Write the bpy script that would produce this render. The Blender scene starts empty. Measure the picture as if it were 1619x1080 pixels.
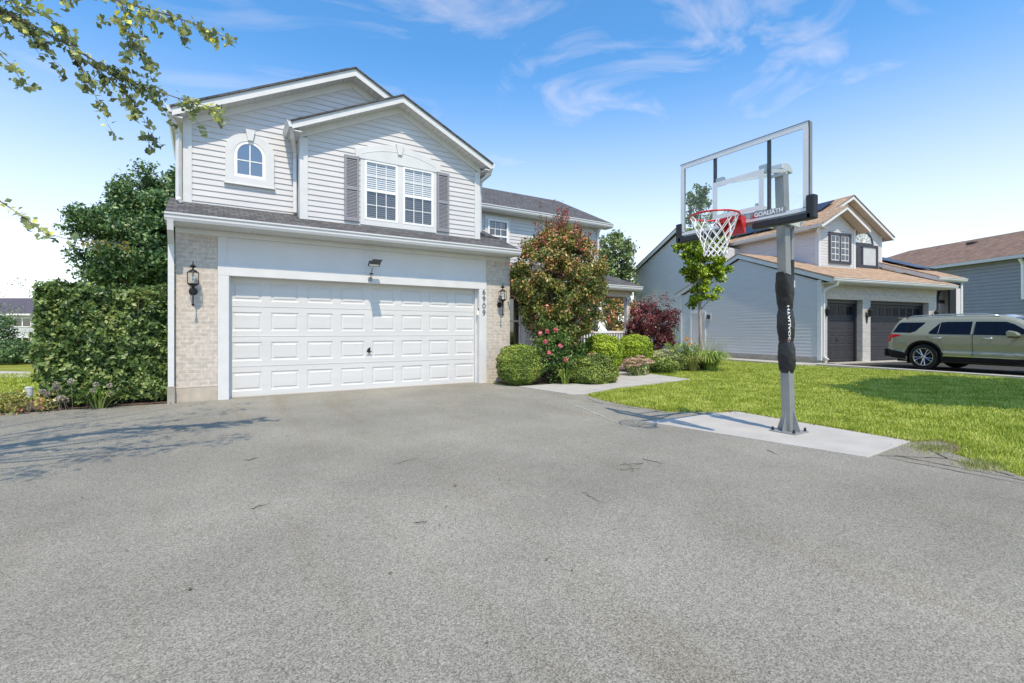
import bpy, bmesh, math, random
import numpy as np
from mathutils import Vector, Matrix
PI=math.pi; R=math.radians
random.seed(7); rng=np.random.default_rng(7)
scn=bpy.context.scene; col=scn.collection

# ---------------- camera ----------------
cd=bpy.data.cameras.new('camera'); cam=bpy.data.objects.new('camera',cd); col.objects.link(cam)
scn.camera=cam
CAM=(-0.339,-9.68,1.175)
cam.location=CAM; cam.rotation_euler=(R(90),0,-R(32.3))
cd.sensor_width=36; cd.lens=766/1619*36; cd.shift_y=-16/1619; cd.clip_end=3000; cd.clip_start=.05
# ---------------- world and sun ----------------
SD=Vector((-.165,-.59,1)).normalized()
world=bpy.data.worlds.new('World'); scn.world=world; world.use_nodes=True
wn=world.node_tree.nodes; wl=world.node_tree.links
bg=wn['Background']; bg.inputs['Strength'].default_value=.15
sky=wn.new('ShaderNodeTexSky'); sky.sky_type='NISHITA'; sky.sun_disc=False
sky.sun_elevation=math.asin(SD.z); sky.sun_rotation=math.atan2(SD.x,SD.y)
sky.air_density=1.0; sky.dust_density=.6; sky.ozone_density=2.2; sky.altitude=200
tc=wn.new('ShaderNodeTexCoord')
mp=wn.new('ShaderNodeMapping'); mp.inputs['Rotation'].default_value=(R(0),R(28),R(30)); mp.inputs['Location'].default_value=(1.3,4.7,2.4); mp.inputs['Scale'].default_value=(1.0,3.4,6.0)
wl.new(tc.outputs['Generated'],mp.inputs[0])
nz=wn.new('ShaderNodeTexNoise'); nz.inputs['Scale'].default_value=1.7; nz.inputs['Detail'].default_value=8; nz.inputs['Roughness'].default_value=.56; nz.inputs['Distortion'].default_value=1.1
wl.new(mp.outputs[0],nz.inputs['Vector'])
rp=wn.new('ShaderNodeValToRGB'); rp.color_ramp.elements[0].position=.47; rp.color_ramp.elements[1].position=.78
wl.new(nz.outputs[0],rp.inputs[0])
sx=wn.new('ShaderNodeSeparateXYZ'); wl.new(tc.outputs['Generated'],sx.inputs[0])
hz=wn.new('ShaderNodeMapRange'); hz.inputs['From Min'].default_value=0; hz.inputs['From Max'].default_value=.50; hz.inputs['To Min'].default_value=.64; hz.inputs['To Max'].default_value=0; hz.interpolation_type='SMOOTHSTEP'
wl.new(sx.outputs['Z'],hz.inputs[0])
cm=wn.new('ShaderNodeMath'); cm.operation='MULTIPLY'; cm.inputs[1].default_value=.34; wl.new(rp.outputs[0],cm.inputs[0])
mxm=wn.new('ShaderNodeMath'); mxm.operation='MAXIMUM'; wl.new(cm.outputs[0],mxm.inputs[0]); wl.new(hz.outputs[0],mxm.inputs[1])
mx=wn.new('ShaderNodeMix'); mx.data_type='RGBA'
tint=wn.new('ShaderNodeMix'); tint.data_type='RGBA'; tint.blend_type='MULTIPLY'; tint.inputs[0].default_value=1; tint.inputs[7].default_value=(.63,1.17,1.43,1)
wl.new(sky.outputs[0],tint.inputs[6]); wl.new(tint.outputs[2],mx.inputs[6])
mx.inputs[7].default_value=(8.4,6.9,5.7,1)
wl.new(mxm.outputs[0],mx.inputs[0]); wl.new(mx.outputs[2],bg.inputs[0])
sl=bpy.data.lights.new('sun','SUN'); sl.energy=3.6; sl.angle=R(.5); sl.color=(1,.86,.66)
so=bpy.data.objects.new('sun',sl); col.objects.link(so); so.rotation_euler=SD.to_track_quat('Z','Y').to_euler(); so.location=(0,-20,30)
scn.view_settings.view_transform='Standard'; scn.view_settings.look='None'; scn.view_settings.exposure=.38; scn.view_settings.gamma=1
scn.cycles.max_bounces=6; scn.cycles.transparent_max_bounces=12

# ---------------- materials ----------------
def nm(name):
    m=bpy.data.materials.new(name); m.use_nodes=True
    return m,m.node_tree.nodes,m.node_tree.links,m.node_tree.nodes['Principled BSDF']
def mat(name,c,rough=.6,metal=0,var=.06,scale=3,bump=0,bscale=60,spec=.5,stretch=(1,1,1)):
    m,n,l,b=nm(name)
    b.inputs['Roughness'].default_value=rough; b.inputs['Metallic'].default_value=metal; b.inputs['Specular IOR Level'].default_value=spec
    t=n.new('ShaderNodeTexCoord'); mpp=n.new('ShaderNodeMapping'); mpp.inputs['Scale'].default_value=stretch; l.new(t.outputs['Object'],mpp.inputs[0])
    z=n.new('ShaderNodeTexNoise'); z.inputs['Scale'].default_value=scale; z.inputs['Detail'].default_value=6; l.new(mpp.outputs[0],z.inputs[0])
    r=n.new('ShaderNodeValToRGB'); r.color_ramp.elements[0].position=.3; r.color_ramp.elements[1].position=.7
    r.color_ramp.elements[0].color=tuple(max(0,x*(1-var)) for x in c)+(1,); r.color_ramp.elements[1].color=tuple(min(1,x*(1+var)) for x in c)+(1,)
    l.new(z.outputs[0],r.inputs[0]); l.new(r.outputs[0],b.inputs['Base Color'])
    if bump:
        z2=n.new('ShaderNodeTexNoise'); z2.inputs['Scale'].default_value=bscale; z2.inputs['Detail'].default_value=4; l.new(mpp.outputs[0],z2.inputs[0])
        bp=n.new('ShaderNodeBump'); bp.inputs['Strength'].default_value=bump; bp.inputs['Distance'].default_value=.01; l.new(z2.outputs[0],bp.inputs['Height']); l.new(bp.outputs[0],b.inputs['Normal'])
    return m
def leafmat(name,cols,rough=.40,transl=.20):
    m,n,l,b=nm(name); b.inputs['Roughness'].default_value=rough; b.inputs['Specular IOR Level'].default_value=.5
    g=n.new('ShaderNodeNewGeometry'); r=n.new('ShaderNodeValToRGB')
    e=r.color_ramp.elements
    k=len(cols)
    e[0].position=cols[0][0]; e[0].color=cols[0][1]+(1,); e[1].position=cols[-1][0]; e[1].color=cols[-1][1]+(1,)
    for p,c in cols[1:-1]:
        q=e.new(p); q.color=c+(1,)
    # patches: low-frequency noise shifts the per-leaf choice so colours come in clumps
    t=n.new('ShaderNodeTexCoord'); z=n.new('ShaderNodeTexNoise'); z.inputs['Scale'].default_value=2.2; z.inputs['Detail'].default_value=2; l.new(t.outputs['Object'],z.inputs[0])
    a=n.new('ShaderNodeMath'); a.operation='MULTIPLY_ADD'; a.inputs[1].default_value=1.5; a.inputs[2].default_value=-.75; l.new(z.outputs[0],a.inputs[0])
    s=n.new('ShaderNodeMath'); s.operation='ADD'; s.use_clamp=True; l.new(g.outputs['Random Per Island'],s.inputs[0]); l.new(a.outputs[0],s.inputs[1])
    l.new(s.outputs[0],r.inputs[0]); l.new(r.outputs[0],b.inputs['Base Color'])
    tr=n.new('ShaderNodeBsdfTranslucent'); l.new(r.outputs[0],tr.inputs[0]); ms=n.new('ShaderNodeMixShader'); ms.inputs[0].default_value=transl
    l.new(b.outputs[0],ms.inputs[1]); l.new(tr.outputs[0],ms.inputs[2]); l.new(ms.outputs[0],n['Material Output'].inputs[0])
    return m
def glassmat(name,c,alpha=.0,rough=.03,refl=.9):
    """pane: glossy fresnel over transparent tint (alpha = share that is see-through)"""
    m,n,l,b=nm(name); n.remove(b)
    tr=n.new('ShaderNodeBsdfTransparent'); tr.inputs[0].default_value=c+(1,)
    gl=n.new('ShaderNodeBsdfGlossy'); gl.inputs['Roughness'].default_value=rough; gl.inputs[0].default_value=(1,1,1,1)
    lw=n.new('ShaderNodeLayerWeight'); lw.inputs[0].default_value=.5; pw=n.new('ShaderNodeMath'); pw.operation='POWER'; pw.inputs[1].default_value=5; l.new(lw.outputs['Facing'],pw.inputs[0]); fr=n.new('ShaderNodeMath'); fr.operation='MULTIPLY_ADD'; fr.inputs[1].default_value=.95; fr.inputs[2].default_value=.05; l.new(pw.outputs[0],fr.inputs[0])
    mu=n.new('ShaderNodeMath'); mu.operation='MULTIPLY_ADD'; mu.inputs[1].default_value=refl; mu.inputs[2].default_value=alpha; mu.use_clamp=True; l.new(fr.outputs[0],mu.inputs[0])
    ms=n.new('ShaderNodeMixShader'); l.new(mu.outputs[0],ms.inputs[0]); l.new(tr.outputs[0],ms.inputs[1]); l.new(gl.outputs[0],ms.inputs[2]); l.new(ms.outputs[0],n['Material Output'].inputs[0])
    return m
def brickmat(name,c1,c2,mortar,bw=.2,bh=.068,msize=.008,bump=.35,axis='XZ',rough=.85,nvar=.18,squash=0):
    m,n,l,b=nm(name); b.inputs['Roughness'].default_value=rough; b.inputs['Specular IOR Level'].default_value=.25
    t=n.new('ShaderNodeTexCoord'); s=n.new('ShaderNodeSeparateXYZ'); l.new(t.outputs['Object'],s.inputs[0]); cb=n.new('ShaderNodeCombineXYZ')
    l.new(s.outputs[axis[0]],cb.inputs[0]); l.new(s.outputs[axis[1]],cb.inputs[1])
    if axis=='XZ':
        ad=n.new('ShaderNodeMath'); l.new(s.outputs['X'],ad.inputs[0]); l.new(s.outputs['Y'],ad.inputs[1]); l.new(ad.outputs[0],cb.inputs[0])
    k=n.new('ShaderNodeTexBrick'); l.new(cb.outputs[0],k.inputs[0]); k.inputs['Scale'].default_value=1
    k.inputs['Brick Width'].default_value=bw; k.inputs['Row Height'].default_value=bh; k.inputs['Mortar Size'].default_value=msize; k.inputs['Mortar Smooth'].default_value=.2; k.inputs['Bias'].default_value=-.1
    k.inputs['Color1'].default_value=c1+(1,); k.inputs['Color2'].default_value=c2+(1,); k.inputs['Mortar'].default_value=mortar+(1,)
    z=n.new('ShaderNodeTexNoise'); z.inputs['Scale'].default_value=14; z.inputs['Detail'].default_value=8; l.new(t.outputs['Object'],z.inputs[0])
    z3=n.new('ShaderNodeTexNoise'); z3.inputs['Scale'].default_value=90; z3.inputs['Detail'].default_value=5; l.new(t.outputs['Object'],z3.inputs[0])
    av=n.new('ShaderNodeMath'); av.operation='ADD'; l.new(z.outputs[0],av.inputs[0]); l.new(z3.outputs[0],av.inputs[1])
    mr=n.new('ShaderNodeMapRange'); mr.inputs[1].default_value=.6; mr.inputs[2].default_value=1.4; mr.inputs[3].default_value=1-nvar; mr.inputs[4].default_value=1+nvar; l.new(av.outputs[0],mr.inputs[0])
    x=n.new('ShaderNodeMix'); x.data_type='RGBA'; x.blend_type='MULTIPLY'; x.inputs[0].default_value=1; l.new(k.outputs[0],x.inputs[6]); l.new(mr.outputs[0],x.inputs[7]); l.new(x.outputs[2],b.inputs['Base Color'])
    bp=n.new('ShaderNodeBump'); bp.inputs['Strength'].default_value=bump; bp.inputs['Distance'].default_value=.008; bp.invert=True
    a2=n.new('ShaderNodeMath'); a2.operation='MULTIPLY_ADD'; a2.inputs[1].default_value=-.5; l.new(z3.outputs[0],a2.inputs[0]); l.new(k.outputs[1],a2.inputs[2]); l.new(a2.outputs[0],bp.inputs['Height']); l.new(bp.outputs[0],b.inputs['Normal'])
    return m
def asphaltmat(name,lo,hi,warm=1.0):
    m,n,l,b=nm(name); b.inputs['Roughness'].default_value=.9; b.inputs['Specular IOR Level'].default_value=.25
    t=n.new('ShaderNodeTexCoord')
    v=n.new('ShaderNodeTexVoronoi'); v.inputs['Scale'].default_value=195; l.new(t.outputs['Object'],v.inputs[0])
    v2=n.new('ShaderNodeTexNoise'); v2.inputs['Scale'].default_value=145; v2.inputs['Detail'].default_value=5; v2.inputs['Roughness'].default_value=.75; l.new(t.outputs['Object'],v2.inputs[0])
    sepc=n.new('ShaderNodeSeparateColor'); l.new(v.outputs['Color'],sepc.inputs[0])
    mixn=n.new('ShaderNodeMath'); mixn.operation='MULTIPLY_ADD'; mixn.inputs[1].default_value=.42; l.new(sepc.outputs[0],mixn.inputs[0])
    sc=n.new('ShaderNodeMath'); sc.operation='MULTIPLY'; sc.inputs[1].default_value=.62; l.new(v2.outputs[0],sc.inputs[0]); l.new(sc.outputs[0],mixn.inputs[2])
    r=n.new('ShaderNodeValToRGB'); e=r.color_ramp.elements; e[0].position=.22; e[1].position=.8
    e[0].color=(lo*.46,lo*.45,lo*.43,1); e[1].color=(hi*1.55,hi*1.49,hi*1.31,1)
    q=e.new(.48); q.color=((lo+hi)/2*1.02*warm,(lo+hi)/2,(lo+hi)/2*.86/warm,1)
    l.new(mixn.outputs[0],r.inputs[0])
    # broad patches, tyre-worn streaks
    z=n.new('ShaderNodeTexNoise'); z.inputs['Scale'].default_value=.55; z.inputs['Detail'].default_value=7; z.inputs['Roughness'].default_value=.62; l.new(t.outputs['Object'],z.inputs[0])
    mr=n.new('ShaderNodeMapRange'); mr.inputs[1].default_value=.3; mr.inputs[2].default_value=.7; mr.inputs[3].default_value=.78; mr.inputs[4].default_value=1.16; l.new(z.outputs[0],mr.inputs[0])
    x=n.new('ShaderNodeMix'); x.data_type='RGBA'; x.blend_type='MULTIPLY'; x.inputs[0].default_value=1; l.new(r.outputs[0],x.inputs[6]); l.new(mr.outputs[0],x.inputs[7])
    mq=n.new('ShaderNodeMapping'); mq.inputs['Scale'].default_value=(1.6,.22,1); l.new(t.outputs['Object'],mq.inputs[0])
    z5=n.new('ShaderNodeTexNoise'); z5.inputs['Scale'].default_value=1.3; z5.inputs['Detail'].default_value=5; l.new(mq.outputs[0],z5.inputs[0])
    r5=n.new('ShaderNodeValToRGB'); r5.color_ramp.elements[0].position=.55; r5.color_ramp.elements[1].position=.75; r5.color_ramp.elements[0].color=(1,1,1,1); r5.color_ramp.elements[1].color=(.90,.82,.73,1); l.new(z5.outputs[0],r5.inputs[0])
    x2=n.new('ShaderNodeMix'); x2.data_type='RGBA'; x2.blend_type='MULTIPLY'; x2.inputs[0].default_value=.8; l.new(x.outputs[2],x2.inputs[6]); l.new(r5.outputs[0],x2.inputs[7]); l.new(x2.outputs[2],b.inputs['Base Color'])
    bp=n.new('ShaderNodeBump'); bp.inputs['Strength'].default_value=.55; bp.inputs['Distance'].default_value=.006; l.new(mixn.outputs[0],bp.inputs['Height']); l.new(bp.outputs[0],b.inputs['Normal'])
    return m
M={}
M['siding']=mat('vinyl_siding',(.60,.583,.588),.55,var=.055,scale=2.5,bump=.12,bscale=25,stretch=(.6,.6,6))
M['siding_blue']=mat('grey_siding',(.58,.58,.60),.5,var=.05,scale=2,bump=.12,bscale=25,stretch=(.6,.6,6))
M['siding_pink']=mat('pale_siding',(.62,.585,.60),.5,var=.05,scale=2,bump=.12,bscale=25,stretch=(.6,.6,6))
M['siding_slate']=mat('slate_siding',(.25,.27,.32),.55,var=.05,scale=2)
M['trim']=mat('white_trim',(.66,.66,.66),.5,var=.05,scale=4,bump=.08,bscale=30)
M['gutter']=mat('white_gutter',(.66,.66,.67),.35,var=.06,scale=1.2,stretch=(1,1,8))
M['soffit']=mat('soffit',(.66,.655,.65),.6,var=.05)
M['soffit_tan']=mat('tan_soffit',(.50,.43,.35),.6,var=.05)
M['stucco']=mat('painted_board',(.68,.67,.67),.7,var=.04,scale=2,bump=.2,bscale=160)
M['door_white']=mat('garage_door_paint',(.63,.625,.62),.42,var=.045,scale=2,bump=.1,bscale=60,stretch=(.3,1,4))
M['shutter']=mat('grey_shutter',(.26,.26,.29),.5,var=.06)
M['dark_trim']=mat('charcoal_trim',(.045,.045,.06),.45,var=.08)
M['dark_door']=mat('charcoal_door',(.034,.032,.040),.5,var=.1,scale=3)
M['black']=mat('black_paint',(.018,.018,.02),.4,var=.2)
M['bronze']=mat('dark_metal',(.035,.035,.038),.4,metal=.6,var=.25,scale=30)
M['concrete']=mat('concrete',(.42,.40,.37),.85,var=.10,scale=2.5,bump=.35,bscale=90)
M['pier_base']=mat('beige_concrete',(.46,.405,.335),.9,var=.14,scale=6,bump=.4,bscale=60)
M['found']=mat('foundation',(.36,.33,.29),.9,var=.15,scale=5,bump=.5,bscale=50)
M['brick']=brickmat('cream_brick',(.58,.51,.44),(.48,.425,.37),(.58,.54,.49),nvar=.34)
M['brick_grey']=brickmat('grey_brick',(.52,.49,.46),(.40,.38,.37),(.58,.56,.54),nvar=.25)
M['shingle']=brickmat('grey_shingle',(.125,.122,.125),(.07,.069,.072),(.045,.045,.05),bw=.16,bh=.14,msize=.007,bump=.6,axis='XY',rough=.95,nvar=.45)
M['shingle_tan']=brickmat('tan_shingle',(.44,.31,.215),(.29,.195,.13),(.2,.13,.09),bw=.2,bh=.14,msize=.006,bump=.5,axis='XY',rough=.95,nvar=.42)
M['shingle_brown']=brickmat('brown_shingle',(.24,.16,.12),(.14,.095,.075),(.09,.06,.055),bw=.35,bh=.22,msize=.01,bump=.5,axis='XY',rough=.95,nvar=.3)
M['shingle_dark']=brickmat('dark_shingle',(.11,.10,.13),(.085,.08,.10),(.06,.055,.07),bw=.4,bh=.25,msize=.01,bump=.3,axis='XY',rough=.95,nvar=.2)
M['asphalt']=asphaltmat('asphalt',.18,.262,1.035)
M['asphalt_dark']=asphaltmat('sealed_asphalt',.035,.06)
M['asphalt_light']=asphaltmat('street_asphalt',.20,.27)
M['glass']=glassmat('window_glass',(.86,.88,.90),alpha=.05,refl=1.0)
M['glass_sky']=glassmat('sky_reflecting_glass',(.5,.55,.6),alpha=.22,refl=1.0)
M['glass_dark']=glassmat('dark_glass',(.04,.045,.06),alpha=.10,refl=1.2)
M['acrylic']=glassmat('backboard_glass',(.96,.98,.98),alpha=.0,refl=.5)
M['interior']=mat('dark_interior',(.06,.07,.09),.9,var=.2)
M['blind']=mat('blind',(.78,.78,.76),.6,var=.05)
M['curtain']=mat('curtain',(.60,.63,.58),.8,var=.2,scale=9,stretch=(3,3,.3))
M['steel']=mat('grey_painted_steel',(.27,.28,.285),.42,metal=.25,var=.08,scale=5)
M['galv']=mat('galvanised',(.60,.63,.63),.4,metal=.3,var=.08)
M['redp']=mat('red_paint',(.55,.02,.025),.35,var=.08)
M['net']=mat('white_net',(.80,.80,.80),.8,var=.03)
M['pad']=mat('black_vinyl',(.012,.013,.017),.38,var=.2,scale=8,bump=.25,bscale=22)
M['white']=mat('white_paint',(.85,.85,.85),.5,var=.02)
M['frameline']=mat('board_line',(.72,.74,.76),.45,metal=.1,var=.05)
M['solar']=mat('solar_panel',(.012,.015,.035),.35,var=.2,spec=.4)
M['bark']=mat('grey_bark',(.20,.165,.135),.9,var=.35,scale=14,bump=.6,bscale=40,stretch=(1,1,.3))
M['bark_pale']=mat('pale_bark',(.36,.30,.25),.9,var=.3,scale=14,bump=.5,bscale=40,stretch=(1,1,.3))
M['twig']=mat('dark_twig',(.055,.04,.032),.9,var=.4,scale=30)
M['mulch']=mat('mulch',(.12,.08,.055),.95,var=.5,scale=25,bump=.8,bscale=60)
M['rubber']=mat('tyre_rubber',(.009,.009,.009),.9,var=.2)
M['alloy']=mat('alloy',(.62,.63,.65),.22,metal=.85,var=.03)
M['chrome']=mat('chrome',(.8,.8,.82),.1,metal=1,var=.02)
M['plastic']=mat('black_plastic',(.007,.007,.009),.6,var=.15,spec=.25)
M['carglass']=glassmat('car_glass',(.035,.04,.05),alpha=.03,refl=1.3)
M['leafdead']=mat('dead_leaf',(.15,.085,.045),.8,var=.4,scale=50)
def carpaint():
    m,n,l,b=nm('sage_metallic_paint'); b.inputs['Metallic'].default_value=.3; b.inputs['Roughness'].default_value=.32
    b.inputs['Coat Weight'].default_value=1; b.inputs['Coat Roughness'].default_value=.04
    t=n.new('ShaderNodeTexCoord'); z=n.new('ShaderNodeTexNoise'); z.inputs['Scale'].default_value=900; l.new(t.outputs['Object'],z.inputs[0])
    r=n.new('ShaderNodeValToRGB'); r.color_ramp.elements[0].color=(.27,.265,.19,1); r.color_ramp.elements[1].color=(.37,.365,.27,1); l.new(z.outputs[0],r.inputs[0]); l.new(r.outputs[0],b.inputs['Base Color'])
    return m
M['paint']=carpaint()
def lampred():
    m=mat('tail_light',(.55,.01,.015),.12,var=.1); return m
M['tail']=lampred()
def grassmat():
    m,n,l,b=nm('lawn_soil'); b.inputs['Roughness'].default_value=.9; b.inputs['Specular IOR Level'].default_value=.1
    t=n.new('ShaderNodeTexCoord'); z=n.new('ShaderNodeTexNoise'); z.inputs['Scale'].default_value=60; z.inputs['Detail'].default_value=8; l.new(t.outputs['Object'],z.inputs[0])
    r=n.new('ShaderNodeValToRGB'); r.color_ramp.elements[0].position=.3; r.color_ramp.elements[1].position=.72
    r.color_ramp.elements[0].color=(.09,.11,.015,1); r.color_ramp.elements[1].color=(.36,.37,.07,1); l.new(z.outputs[0],r.inputs[0])
    z2=n.new('ShaderNodeTexNoise'); z2.inputs['Scale'].default_value=1.2; z2.inputs['Detail'].default_value=5; l.new(t.outputs['Object'],z2.inputs[0])
    mr=n.new('ShaderNodeMapRange'); mr.inputs[1].default_value=.35; mr.inputs[2].default_value=.65; mr.inputs[3].default_value=.8; mr.inputs[4].default_value=1.2; l.new(z2.outputs[0],mr.inputs[0])
    x=n.new('ShaderNodeMix'); x.data_type='RGBA'; x.blend_type='MULTIPLY'; x.inputs[0].default_value=1; l.new(r.outputs[0],x.inputs[6]); l.new(mr.outputs[0],x.inputs[7]); l.new(x.outputs[2],b.inputs['Base Color'])
    return m
M['lawn']=grassmat()
L={}
L['hedge']=leafmat('hedge_leaf',[(0,(0.038,0.078,0.023)),(.45,(0.109,0.188,0.045)),(.85,(0.256,0.343,0.096)),(1,(0.346,0.403,0.128))])
L['tree_dark']=leafmat('dark_tree_leaf',[(0,(0.030,0.072,0.024)),(.5,(0.090,0.176,0.055)),(1,(0.239,0.357,0.129))],transl=.25)
L['tree_mid']=leafmat('mid_tree_leaf',[(0,(0.057,0.099,0.033)),(.5,(0.167,0.242,0.081)),(1,(0.417,0.487,0.193))])
L['redgreen']=leafmat('red_green_leaf',[(0,(0.057,0.084,0.014)),(.42,(0.176,0.222,0.041)),(.66,(0.417,0.393,0.097)),(.84,(0.674,0.370,0.160)),(1,(0.839,0.229,0.164))])
L['goldgreen']=leafmat('gold_green_leaf',[(0,(.04,.065,.012)),(.4,(.14,.19,.035)),(.75,(.30,.32,.07)),(.93,(.44,.36,.11)),(1,(.45,.18,.11))])
L['box']=leafmat('boxwood_leaf',[(0,(0.052,0.099,0.015)),(.5,(0.175,0.273,0.037)),(.9,(0.400,0.495,0.077)),(1,(0.674,0.716,0.165))])
L['boxlime']=leafmat('lime_shrub_leaf',[(0,(0.085,0.143,0.011)),(.5,(0.274,0.402,0.025)),(1,(0.650,0.784,0.066))])
L['rose']=leafmat('rose_leaf',[(0,(0.019,0.052,0.014)),(.5,(0.073,0.149,0.029)),(.9,(0.242,0.368,0.070)),(1,(0.451,0.511,0.167))])
L['low']=leafmat('low_shrub_leaf',[(0,(0.047,0.086,0.014)),(.5,(0.177,0.264,0.038)),(1,(0.469,0.529,0.117))])
L['purple']=leafmat('purple_leaf',[(0,(0.024,0.008,0.011)),(.5,(0.124,0.030,0.036)),(.85,(0.358,0.094,0.096)),(1,(0.728,0.286,0.273))],transl=.3)
L['lime']=leafmat('sapling_leaf',[(0,(0.052,0.095,0.009)),(.5,(0.219,0.333,0.020)),(1,(0.650,0.784,0.050))])
L['perennial']=leafmat('perennial_leaf',[(0,(0.066,0.124,0.022)),(.5,(0.234,0.347,0.063)),(1,(0.578,0.693,0.184))])
L['birch']=leafmat('birch_leaf',[(0,(0.111,0.149,0.065)),(.5,(0.307,0.356,0.140)),(.88,(0.600,0.640,0.298)),(1,(0.850,0.850,0.192))],transl=.3)
L['yellow']=leafmat('yellow_leaf',[(0,(.20,.18,.03)),(1,(.55,.45,.08))])
L['grass']=leafmat('grass_blade',[(0,(0.193,0.272,0.020)),(.5,(0.404,0.478,0.050)),(1,(0.655,0.695,0.202))],rough=.6,transl=.3)
L['straw']=leafmat('straw_blade',[(0,(.20,.24,.06)),(.5,(.30,.34,.10)),(1,(.52,.46,.22))])
L['pinkflower']=leafmat('rose_petal',[(0,(.72,.10,.16)),(1,(.85,.38,.42))])
L['sedumpink']=leafmat('sedum_pink',[(0,(.55,.34,.28)),(1,(.75,.55,.42))])
L['sedumlime']=leafmat('sedum_lime',[(0,(.50,.55,.25)),(1,(.68,.68,.40))])
L['orange']=leafmat('orange_petal',[(0,(.80,.28,.02)),(1,(.85,.40,.03))])
L['allium']=leafmat('seedhead',[(0,(.34,.31,.25)),(1,(.50,.46,.36))])
L['varieg']=leafmat('variegated_leaf',[(0,(0.128,0.179,0.038)),(.5,(0.320,0.333,0.090)),(.9,(0.640,0.538,0.154)),(1,(0.576,0.192,0.090))])

# ---------------- helpers ----------------
def tag(o,label=None,cat=None,group=None,kind=None):
    if label: o['label']=label
    if cat: o['category']=cat
    if group: o['group']=group
    if kind: o['kind']=kind
    return o
def thing(name,label,cat,loc=(0,0,0),rz=0,group=None):
    o=bpy.data.objects.new(name,None); col.objects.link(o); o.location=loc; o.rotation_euler=(0,0,rz); o.empty_display_size=.1
    return tag(o,label,cat,group)
def link(name,me,m,parent=None):
    if m is not None: me.materials.append(m)
    o=bpy.data.objects.new(name,me); col.objects.link(o)
    if parent is not None: o.parent=parent
    return o
class MB:
    def __init__(s): s.v=[]; s.f=[]
    def add(s,vs,fs):
        b=len(s.v); s.v+= [tuple(v) for v in vs]; s.f+=[tuple(b+i for i in f) for f in fs]; return s
    def box(s,x0,x1,y0,y1,z0,z1):
        return s.add([(x0,y0,z0),(x1,y0,z0),(x1,y1,z0),(x0,y1,z0),(x0,y0,z1),(x1,y0,z1),(x1,y1,z1),(x0,y1,z1)],[(0,3,2,1),(4,5,6,7),(0,1,5,4),(1,2,6,5),(2,3,7,6),(3,0,4,7)])
    def prism(s,pts,d):
        """closed polygon pts (3D, planar) extruded by vector d"""
        n=len(pts); d=Vector(d); a=[Vector(p) for p in pts]; b=[p+d for p in a]
        fs=[tuple(range(n-1,-1,-1)),tuple(range(n,2*n))]+[(i,(i+1)%n,n+(i+1)%n,n+i) for i in range(n)]
        return s.add(a+b,fs)
    def tube(s,pts,r,seg=8,cap=True,sq=False):
        pts=[Vector(p) for p in pts]; n=len(pts)
        rr=r if hasattr(r,'__len__') else [r]*n
        vs=[];prev=None
        for i,p in enumerate(pts):
            t=(pts[min(i+1,n-1)]-pts[max(i-1,0)])
            if t.length<1e-9: t=Vector((0,0,1))
            t.normalize()
            if prev is None:
                u=t.cross(Vector((0,0,1))) if abs(t.z)<.95 else t.cross(Vector((0,1,0)))
            else: u=prev-t*prev.dot(t)
            if u.length<1e-6: u=t.orthogonal()
            u.normalize(); prev=u; w=t.cross(u)
            for k in range(seg):
                a=2*PI*k/seg+(PI/4 if sq else 0); q=rr[i]*(1.414 if sq else 1)
                vs.append(p+u*math.cos(a)*q+w*math.sin(a)*q)
        fs=[(i*seg+k,i*seg+(k+1)%seg,(i+1)*seg+(k+1)%seg,(i+1)*seg+k) for i in range(n-1) for k in range(seg)]
        if cap: fs+=[tuple(range(seg-1,-1,-1)),tuple((n-1)*seg+k for k in range(seg))]
        return s.add(vs,fs)
    def lathe(s,prof,c=(0,0,0),seg=16,axis='Z'):
        vs=[]
        for r,z in prof:
            for k in range(seg):
                a=2*PI*k/seg; x,y=r*math.cos(a),r*math.sin(a)
                p=(x,y,z) if axis=='Z' else ((z,x,y) if axis=='X' else (x,z,y))
                vs.append((c[0]+p[0],c[1]+p[1],c[2]+p[2]))
        n=len(prof); fs=[(i*seg+k,i*seg+(k+1)%seg,(i+1)*seg+(k+1)%seg,(i+1)*seg+k) for i in range(n-1) for k in range(seg)]
        fs+=[tuple(range(seg-1,-1,-1)),tuple((n-1)*seg+k for k in range(seg))]
        return s.add(vs,fs)
    def build(s,name,m,parent=None,smooth=False,bevel=0):
        me=bpy.data.meshes.new(name); me.from_pydata(s.v,[],s.f); me.update()
        bm=bmesh.new(); bm.from_mesh(me); bmesh.ops.recalc_face_normals(bm,faces=bm.faces); bm.to_mesh(me); bm.free()
        if smooth: me.polygons.foreach_set('use_smooth',[True]*len(me.polygons))
        o=link(name,me,m,parent)
        if bevel:
            b=o.modifiers.new('bevel','BEVEL'); b.width=bevel; b.segments=2; b.limit_method='ANGLE'
        return o
def B(*a): return MB().box(*a)
def clip(poly,z,keep_above):
    out=[];n=len(poly)
    for i in range(n):
        a,b=poly[i],poly[(i+1)%n]
        ia=(a[1]>=z) if keep_above else (a[1]<=z); ib=(b[1]>=z) if keep_above else (b[1]<=z)
        if ia: out.append(a)
        if ia!=ib:
            t=(z-a[1])/(b[1]-a[1]); out.append((a[0]+(b[0]-a[0])*t,z))
    return out
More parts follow.
